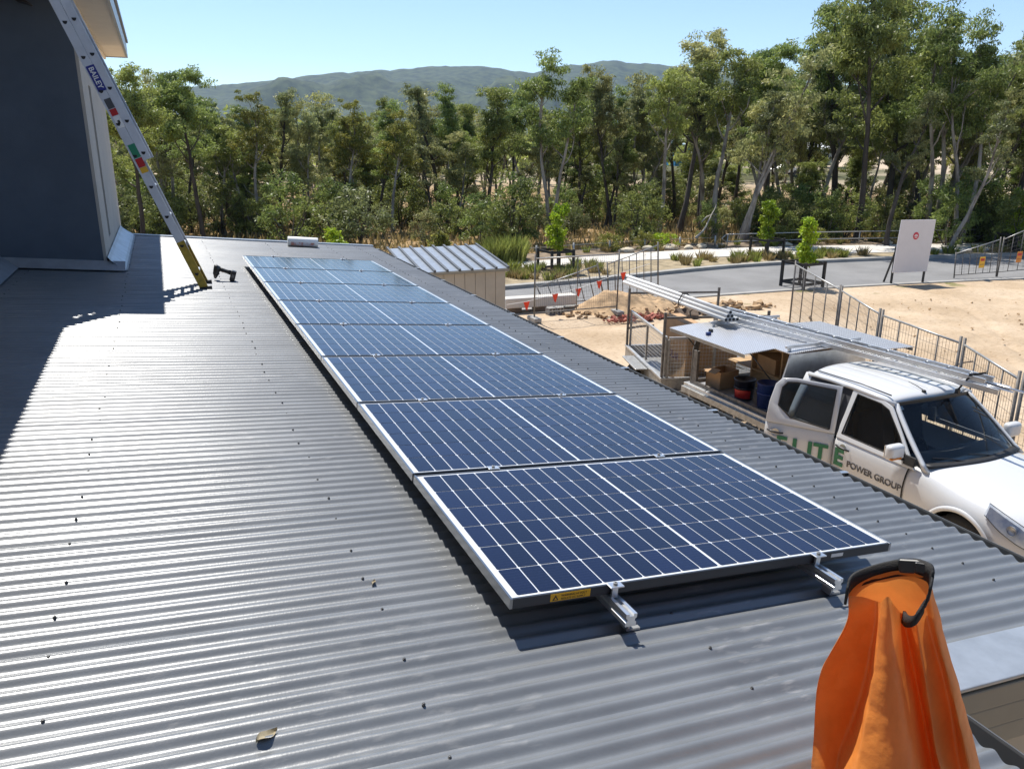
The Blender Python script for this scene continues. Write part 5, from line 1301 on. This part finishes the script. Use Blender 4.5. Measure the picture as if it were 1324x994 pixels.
for i, x in enumerate([18.6, 19.9, 21.0, 22.0, 22.9, 24.0, 27.5, 33.0, 33.9, 35.0, 36.0, 37.2]):
    boulder(x, float(cv(PF, x)) + .45 + r.uniform(0, .25), r.uniform(.2, .34), i, 'pale sandstone boulder edging the footpath' + (' before the cable fence' if x < 24.2 else ' below the handrail'))

# ------------------------------------------------------------------ glimpses beyond the bush: a white roofed shed, a blue one, parked cars
def far_shed(px, py, dist, w, h_, roofm, wallm, label, d=8, rise=1.2):
    c = at_dist(px, py, dist); t = thing('distant_shed', label, 'shed', (c[0], c[1], c[2] - h_), (0, 0, -math.radians(20)))
    MB().box((0, 0, h_ / 2), (w, d, h_)).build('wall', wallm, t)
    b = MB(); b.prism([(-d / 2 - .4, h_), (d / 2 + .4, h_), (0, h_ + rise)], lambda u, v: (-w / 2 - .3, u, v), lambda u, v: (w / 2 + .3, u, v)); b.build('roof', roofm, t)
    for i in range(3): MB().box((-w * .3 + i * w * .3, -d / 2 - .03, h_ * .5), (w * .14, .05, h_ * .45)).build('window', M['navy'], t)
far_shed(1035, 193, 150, 9, 2.6, M['white'], M['wall_light'], 'distant shed with white roof seen through the gum trees')
far_shed(893, 190, 140, 7, 3.0, mat('bluish_wrap', (.10, .35, .55), .6, col2=(.55, .65, .7), scale=.8), mat('blue_wrap', (.03, .22, .5), .6), 'distant building wrapped in blue sheeting behind the trees')
far_shed(845, 186, 150, 5, 2.6, M['flash'], M['wall_dark'], 'distant dark walled building behind the trees')
far_shed(1085, 178, 190, 8, 2.5, M['flash'], M['beige'], 'distant beige building behind the trees')
def far_car(px, py, dist, m, label):
    c = at_dist(px, py, dist); t = thing('parked_car', label, 'car', (c[0], c[1], c[2] - 1.4), (0, 0, .3), 'cars parked beyond the bush')
    b = MB(); b.prism([(-2.2, .35), (2.2, .35), (2.25, .8), (1.4, .95), (.7, 1.45), (-1.3, 1.45), (-2.0, .95), (-2.25, .85)], lambda u, v: (u, -.85, v), lambda u, v: (u, .85, v)); b.build('body', m, t, bevel=.06)
    b = MB(); b.prism([(-1.75, .98), (1.2, .98), (.65, 1.38), (-1.25, 1.38)], lambda u, v: (u, -.87, v), lambda u, v: (u, .87, v)); b.build('window', M['navy'], t)
    for x in (-1.35, 1.35): MB().lathe([(0, -.9), (.33, -.9), (.33, .9), (0, .9)], (x, 0, .33), 14, (math.pi / 2, 0, 0)).build('wheel', M['tyre'], t)
far_car(1281, 166, 185, M['car'], 'white car parked beyond the bush, seen between trunks'); far_car(1300, 168, 190, M['blue'], 'blue car parked beside a white one beyond the bush'); far_car(1015, 213, 120, M['alud'], 'silver car below the white roofed distant shed')

# ------------------------------------------------------------------ trees
def branch(b, p, d, L, r0, r1, rnd, wob=.25, up=.15, n=6):
    pts = [Vector(p)]; d = Vector(d).normalized()
    for i in range(n):
        d = (d + Vector((rnd.uniform(-wob, wob), rnd.uniform(-wob, wob), rnd.uniform(-wob, wob) * .6 + up))).normalized()
        pts.append(pts[-1] + d * (L / n))
    rs = [r0 + (r1 - r0) * (i / n) ** .8 for i in range(n + 1)]
    b.tube(pts, rs, 7 if r0 > .06 else 5, caps=False)
    return pts, d
def make_gum(seed, H, first, spread, nclump, leafs, bark, leafmat, fork=1, lean=.04, csize=.55, lsize=.2, sparse=1.0):
    rnd = random.Random(seed); b = MB(); cl = []; R0 = H * .0085 + .04
    for f in range(fork):
        d0 = Vector((rnd.uniform(-1, 1) * (lean + .14 * (fork > 1)), rnd.uniform(-1, 1) * (lean + .14 * (fork > 1)), 1))
        n = 10; pts = [Vector((rnd.uniform(-.12, .12) * (fork > 1), rnd.uniform(-.12, .12) * (fork > 1), -.2))]; d = d0.normalized()
        Ht = H * (.86 if f == 0 else rnd.uniform(.6, .8))
        for i in range(n):
            d = (d + Vector((rnd.uniform(-.13, .13), rnd.uniform(-.13, .13), .12))).normalized(); pts.append(pts[-1] + d * Ht / n)
        rs = [R0 * (1.25 if i == 0 else 1) * (1 - .82 * (i / n)) / (1 if fork == 1 else 1.25) + .012 for i in range(n + 1)]
        b.tube(pts, rs, 9, caps=False)
        nl = max(4, int((9 if fork == 1 else 6)))
        for k in range(nl):
            t = first + (1 - first) * (k + rnd.random() * .8) / nl; i = min(int(t * n), n - 1); p = pts[i].lerp(pts[i + 1], t * n - i)
            a = k * 2.4 + rnd.uniform(-.5, .5); el = rnd.uniform(.35, 1.0) + .5 * (t - first)
            dd = Vector((math.cos(a) * math.cos(el), math.sin(a) * math.cos(el), math.sin(el)))
            L = spread * rnd.uniform(.7, 1.15) * (1.05 - .5 * (t - first) / (1 - first + 1e-6)); rr0 = rs[i] * .55
            bp_, bd = branch(b, p, dd, L, rr0, rr0 * .35, rnd)
            cl.append((bp_[-1], 1.0))
            for q in range(3):
                j = rnd.randint(2, 5); d3 = (bd + Vector((rnd.uniform(-1, 1), rnd.uniform(-1, 1), rnd.uniform(-.2, .7)))).normalized()
                sp_, sd = branch(b, bp_[j], d3, L * rnd.uniform(.3, .6), rr0 * .45, .008, rnd, .35, .1, 4)
                cl.append((sp_[-1], .9)); 
                if rnd.random() < .6: cl.append((sp_[2], .7))
        cl.append((pts[-1], .9))
    rnd.shuffle(cl); cl = cl[:int(len(cl) * sparse)]
    cs = []; rad = []
    while len(cs) < nclump:
        p, s = cl[len(cs) % len(cl)]
        o = Vector((rnd.gauss(0, .32), rnd.gauss(0, .32), rnd.gauss(0, .22))) * csize * 1.7
        cs.append(tuple(p + o)); k = csize * rnd.uniform(.45, 1.05) * s; rad.append((k, k, k * .6))
    V, Fq = leaf_cloud(cs, np.array(rad), leafs, lsize, seed, .55, .32)
    tr = arr_from_mb('trunk', b, bark); return tr, arr_mesh('crown', V, Fq, leafmat)
def arr_from_mb(name, b, m):
    me = bpy.data.meshes.new(name); me.from_pydata([tuple(p) for p in b.v], [], b.f); me.materials.append(m)
    me.polygons.foreach_set("use_smooth", [True] * len(me.polygons)); return me
def make_shrub(seed, h_, w, ncl, leafs, leafmat, bark, lsize=.13, csz=.3):
    rnd = random.Random(seed); b = MB(); cs = []; rad = []
    for k in range(6):
        a = rnd.uniform(0, 6.28); branch(b, (0, 0, -.05), (math.cos(a) * .5, math.sin(a) * .5, 1), h_ * rnd.uniform(.6, .9), .035, .008, rnd, .25, .05, 5)
    for k in range(ncl):
        f = rnd.random() ** .8; a = rnd.uniform(0, 6.28); q = math.sqrt(rnd.random()) * w * (1 - .55 * f ** 2) * (.55 + .6 * min(f * 3, 1))
        cs.append((q * math.cos(a), q * math.sin(a), h_ * (.08 + .9 * f) + rnd.uniform(-.1, .1))); k2 = csz * rnd.uniform(.5, 1.1); rad.append((k2, k2, k2 * .8))
    V, Fq = leaf_cloud(cs, np.array(rad), leafs, lsize, seed, .15, .38)
    return arr_from_mb('stems', b, bark), arr_mesh('foliage', V, Fq, leafmat)
H0 = 10.0
G = lambda sd, first, spread, ncl, lf, bk, lm, fork=1, lean=.05, cs=.5, **kw: make_gum(sd, H0, first, spread, ncl, lf, M[bk], M[lm], fork, lean, cs, .155, **kw)
protos = {
 'a': [G(11, .46, 2.7, 230, 85, 'bark_dark', 'leaf2'), G(12, .42, 2.5, 230, 85, 'bark_dark', 'leaf1'), G(13, .50, 2.6, 210, 85, 'bark_dark', 'leaf3')],
 'b': [G(21, .48, 2.1, 180, 80, 'bark_pale', 'leaf2', 2), G(22, .45, 2.0, 180, 80, 'bark_pale', 'leaf3', 3, .06), G(23, .55, 1.9, 120, 80, 'bark_pale', 'leaf1', 1, .08)],
 'c': [G(31, .34, 1.9, 205, 80, 'bark_dark', 'leaf1'), G(32, .32, 1.8, 205, 80, 'bark_pale', 'leaf3', 2), G(33, .38, 2.1, 205, 80, 'bark_dark', 'leaf2')],
 'y': [G(41, .48, 2.0, 110, 85, 'bark_pale', 'leafy', 1, .07)],
 't': [G(51, .42, 1.3, 80, 70, 'bark_dark', 'leaf3', 1, .05, .4, sparse=.8), G(52, .48, 1.4, 70, 70, 'bark_pale', 'leafb', 1, .09, .4, sparse=.8)],
}
big = [(182, 41, 98, 'a'), (262, 43, 97, 'a'), (228, 47, 92, 'c'), (300, 49, 138, 'c'), (335, 45, 128, 'y'), (365, 48, 106, 't'), (402, 47, 128, 'c'), (432, 52, 118, 'c'), (452, 46, 138, 'y'), (490, 47, 140, 'c'), (508, 45, 150, 'y'),
       (540, 53, 112, 'c'), (568, 50, 100, 't'), (596, 50, 120, 'c'), (628, 49, 112, 'c'), (662, 52, 118, 'a'), (713, 43, 72, 'b'), (748, 52, 104, 'c'), (790, 49, 100, 'a'), (826, 52, 92, 'c'), (852, 44, 88, 'b'), (878, 47, 50, 'a'), (905, 52, 66, 'c'), (925, 45, 58, 'b'),
       (962, 43, 62, 'b'), (990, 50, 66, 'a'), (1022, 52, 64, 'c'), (1052, 47, 44, 't'), (1108, 42, -22, 'a'), (1075, 50, 12, 'a'), (1150, 48, 0, 'a'), (1172, 52, 30, 'c'), (1204, 44, 6, 'b'), (1242, 42, 22, 'b'), (1262, 52, 40, 'c'), (1296, 46, 20, 'a'), (1322, 43, 36, 'b'), (1352, 48, 20, 'a'), (1400, 46, 40, 'c'), (1450, 48, 30, 'a'), (1520, 46, 50, 'c'), (1600, 46, 30, 'b'),
       (130, 46, 105, 'c'), (60, 46, 100, 'a'), (-40, 45, 110, 'c'), (-140, 46, 100, 'a')]
LAB = {'a': ('dark_gum_tree', 'dark trunked gum tree with broad olive crown in the bush belt'), 'b': ('pale_gum_tree', 'pale trunked gum tree with forked limbs at the bush edge'), 'c': ('bushy_gum_tree', 'bushy gum tree with low leafy crown in the bush belt'),
       'y': ('yellow_gum_tree', 'gum tree with yellow green new leaves in the bush belt'), 't': ('thin_gum_tree', 'thin sparse gum tree sticking up out of the bush belt')}
GRP = {'a': 'dark gums of the bush belt', 'b': 'pale gums of the bush belt', 'c': 'bushy gums of the bush belt', 'y': 'yellow leaved gums of the bush belt', 't': 'thin gums of the bush belt'}
SPECIAL = {(1108, 42): 'tallest gum tree of the belt with thick dark trunk and wide crown', (713, 43): 'lone tall pale gum with forked trunk rising over its neighbours', (962, 43): 'pale gum with several leaning trunks beside the handrail end', (262, 43): 'stout dark gum standing behind the extension ladder', (182, 41): 'dark gum standing beside the corner of the house'}
def place_tree(px, dist, top, kind, rnd, special=None):
    base = at_dist(px, 300, dist); z = float(at_dist(px, top, dist)[2]); h_ = max(z, 3.0)
    nm, lb = LAB[kind]; tr, cr_ = rnd.choice(protos[kind])
    t = thing(nm, special or lb, 'tree', (base[0], base[1], 0), (0, 0, rnd.uniform(0, 6.28)), GRP[kind] if not special else None)
    k = h_ / H0 / .93; w = k * rnd.uniform(.95, 1.2) if h_ > 9 else max(k, .74) * rnd.uniform(.95, 1.2)
    t.scale = (w, w, k)
    link('trunk', tr, t); link('crown', cr_, t)
rnd = random.Random(99)
for px, dist_, top, kind in big: place_tree(px, dist_ + (4.5 if px > 1000 else 0), top, kind, rnd, SPECIAL.get((px, dist_)))
for i in range(84):
    px = -60 + 1500 * (i + rnd.random()) / 84; dist_ = rnd.uniform(52, 84)
    sky_ = np.interp(px, [0, 200, 300, 420, 700, 850, 900, 1050, 1100, 1324], [115, 110, 140, 135, 125, 95, 80, 80, 60, 60])
    place_tree(px, dist_, sky_ + rnd.uniform(0, 42), rnd.choice('aaccccbtty' if rnd.random() < .7 else 'cct'), rnd)
for i in range(48):
    px = 120 + 1260 * (i + rnd.random()) / 48
    place_tree(px, rnd.uniform(47, 66), rnd.uniform(165, 215), rnd.choice('cccty'), rnd)
for i in range(34):
    px = 140 + 1200 * (i + rnd.random()) / 34
    place_tree(px, rnd.uniform(43, 58), rnd.uniform(130, 185) - (40 if px > 850 else 0), 't' if rnd.random() < .7 else 'b', rnd)
# understorey shrubs
sp = [make_shrub(61, 2.2, 1.1, 46, 60, M['leafd'], M['bark_dark']), make_shrub(62, 2.6, 1.0, 44, 60, M['leaf2'], M['bark_dark']), make_shrub(63, 1.8, 1.2, 44, 60, M['leafb'], M['bark_dark']), make_shrub(64, 2.0, 1.0, 44, 60, M['leaf3'], M['bark_pale']), make_shrub(65, 2.4, 1.2, 46, 60, M['leaf1'], M['bark_dark'])]
SL = ['dark green scrub bush beneath the gum trees', 'mid green scrub bush beneath the gum trees', 'brownish dry scrub bush beneath the gum trees', 'grey green scrub bush beneath the gum trees', 'olive scrub bush beneath the gum trees']
for i in range(170):
    px = 120 + 1260 * (i + rnd.random()) / 170 if i % 2 else rnd.uniform(130, 1400)
    dist_ = 39.5 + 26 * rnd.random() ** 1.5
    if px < 330: dist_ += 4
    b0 = at_dist(px, 300, dist_)
    if b0[1] < cv(PF, b0[0]) + 2.6: 
        dist_ += 5; b0 = at_dist(px, 300, dist_)
    k = rnd.choice([0, 0, 1, 1, 2, 3, 4, 4]); s = rnd.uniform(.65, 1.35) if rnd.random() < .85 else rnd.uniform(1.2, 1.5)
    t = thing('scrub_bush', SL[k], 'bush', (b0[0], b0[1], 0), (0, 0, rnd.uniform(0, 6.28)), 'scrub bushes under the gums')
    t.scale = (s * rnd.uniform(.9, 1.2), s * rnd.uniform(.9, 1.2), s)
    link('stems', sp[k][0], t); link('foliage', sp[k][1], t)
# far wood behind the belt, one mass
r = np.random.default_rng(8); cs = []; rad = []
for i in range(900):
    px = r.uniform(-300, 1700); dist_ = r.uniform(200, 900) if i % 3 else r.uniform(100, 180)
    if 1000 < px < 1330 and dist_ < 260: continue
    p = at_dist(px, 200, dist_); zz = 0 if px < 900 else 4.5 * min(max((dist_ - 160) / 200, 0), 1)
    hh_ = r.uniform(5, 9)
    for q in range(5):
        cs.append((p[0] + r.normal() * 2, p[1] + r.normal() * 2, zz + hh_ * r.uniform(.3, 1))); k = r.uniform(1.2, 2.4); rad.append((k, k, k * .8))
V, Fq = leaf_cloud(cs, np.array(rad), 26, 1.1, 4, .2, .5)
tag(link('distant_wood', arr_mesh('distant_wood', V, Fq, M['leaf1'])), kind='stuff')
# dead pale limbs leaning in the scrub
for px, py, dist_, L, a, lab in ((640, 245, 43, 2.6, .5, 'bleached dead limb leaning in the scrub behind cable fence'), (365, 255, 46, 3.4, -.5, 'twisted bleached limb among the scrub left of the shed'), (405, 250, 45, 3.0, .8, 'pale fallen branch leaning over the scrub'), (900, 250, 42, 2.2, .6, 'broken pale branch hanging in the scrub')):
    p = at_dist(px, 300, dist_); b = MB(); r2 = random.Random(px)
    branch(b, (0, 0, 0), (math.cos(.4) * math.copysign(1, a), .1, .9), L, .07, .015, r2, .35, .0, 8); branch(b, (.3 * math.copysign(1, a), 0, .8), (math.copysign(.6, a), .2, .8), L * .7, .04, .01, r2, .4, .0, 6)
    o = link('dead_limb', arr_from_mb('dead_limb', b, mat('bleached_wood', (.46, .42, .36), .8, var=.15)), None, (p[0], p[1], .3)); tag(o, lab, 'dead limb')

# ------------------------------------------------------------------ grasses
def tuft_mesh(seed, n, h_, w, m, bend=.35):
    r = np.random.default_rng(seed); a = r.uniform(0, 6.28, n); q = np.sqrt(r.random(n)) * w
    p0 = np.stack([q * np.cos(a), q * np.sin(a), np.zeros(n)], 1); L = h_ * r.uniform(.5, 1.15, n)
    dr_ = np.stack([np.cos(a) * bend * r.uniform(.2, 1.3, n), np.sin(a) * bend * r.uniform(.2, 1.3, n), np.ones(n)], 1); dr_ /= np.linalg.norm(dr_, axis=1, keepdims=True)
    sd = np.stack([-np.sin(a + r.normal(size=n)), np.cos(a + r.normal(size=n)), np.zeros(n)], 1) * .012 * (h_ / .5 + .4)
    tip = p0 + dr_ * L[:, None]; tip[:, :2] += (tip - p0)[:, :2] * .6
    mid = p0 + dr_ * L[:, None] * .55
    V = np.stack([p0 - sd, p0 + sd, mid + sd * .8, tip, mid - sd * .8], 1).reshape(-1, 3)
    return arr_mesh('grass_blades', V, np.arange(n * 5).reshape(n, 5), m)
tg_ = [tuft_mesh(1, 90, .36, .18, M['grassm']), tuft_mesh(2, 90, .34, .18, M['drygrass']), tuft_mesh(3, 140, .7, .25, M['grassm'], .3)]
rr2 = random.Random(12)
TLB = ['green strappy grass tuft planted on the verge', 'dry straw coloured grass tuft on the verge', 'tall green strappy grass clump in the garden bed']
def tuft(x, yv, k, s, z=.1, grp='grass tufts along the footpath'):
    o = link('grass_tuft', tg_[k], None, (x, yv, z), (0, 0, rr2.uniform(0, 6.28)), (s, s, s)); tag(o, TLB[k], 'grass tuft', grp)
for i in range(120):
    x = rr2.uniform(8.5, 15) if i < 60 else (rr2.uniform(18.5, 27) if i < 105 else rr2.uniform(27, 40))
    a, c = float(cv(RF, x)) + .5, float(cv(PN, x)) - .15
    tuft(x, rr2.uniform(a, max(c, a + .1)), 0 if rr2.random() < .62 else 1, rr2.uniform(.7, 1.25))
for i in range(26):   # the tall clump beside the shed roof
    c = onz(rr2.uniform(635, 685), 343); tuft(c[0] + rr2.uniform(-.2, .2), float(cv(PF, c[0])) + rr2.uniform(.3, 1.4), 2, rr2.uniform(1.0, 1.5))
for i in range(60):
    x = rr2.uniform(15, 42); tuft(x, float(cv(PF, x)) + rr2.uniform(.3, 2.0), rr2.choice([0, 1, 1]), rr2.uniform(.6, 1.0))
bsh = [make_shrub(71, .75, .7, 30, 50, M['leafy'], M['bark_dark'], .09, .18), make_shrub(72, .7, .7, 30, 50, M['bright'], M['bark_dark'], .09, .18)]
for i, (px, k) in enumerate([(1050, 0), (1062, 0), (1075, 0), (1090, 0), (1104, 0), (1225, 0), (1245, 1), (1262, 1), (1205, 0), (860, 0), (805, 0), (890, 1)]):
    x = float(onz(px, 318)[0]); x = 27.5 + (px - 1050) / 1324 * 52 if px > 1000 else x - 2
    t = thing('garden_shrub', ['low yellow leaved shrub in the garden bed by the footpath', 'low lime leaved shrub in the garden bed by the footpath'][k], 'shrub', (x, float(cv(PF, x)) + 1.35, .09), (0, 0, i), 'low shrubs in the garden bed')
    link('stems', bsh[k][0], t); link('foliage', bsh[k][1], t)
# dry ground cover under the trees on the left and along the bush edge
gn = 14000; r = np.random.default_rng(3); x = r.uniform(-12, 46, gn); yb_ = np.array([float(cv(PF, v)) for v in np.linspace(-12, 46, 200)]); yy = np.interp(x, np.linspace(-12, 46, 200), yb_) + 2.3 + r.random(gn) ** 1.3 * 24
h_ = r.uniform(.12, .5, gn); a = r.uniform(0, 6.28, gn); p0 = np.stack([x, yy, np.zeros(gn)], 1)
sd = np.stack([np.cos(a), np.sin(a), np.zeros(gn)], 1) * .05; tip = p0 + np.stack([r.normal(size=gn) * .12, r.normal(size=gn) * .12, h_], 1)
V = np.stack([p0 - sd, p0 + sd, tip + sd * .3, tip - sd * .3], 1).reshape(-1, 3)
tag(link('bush_grass', arr_mesh('bush_grass', V, np.arange(gn * 4).reshape(gn, 4), M['drygrass'])), kind='stuff')
SC.cycles.max_bounces = 6; SC.cycles.transparent_max_bounces = 10; SC.cycles.volume_bounces = 0; SC.cycles.use_denoising = True
SC.cycles.caustics_reflective = False; SC.cycles.caustics_refractive = False
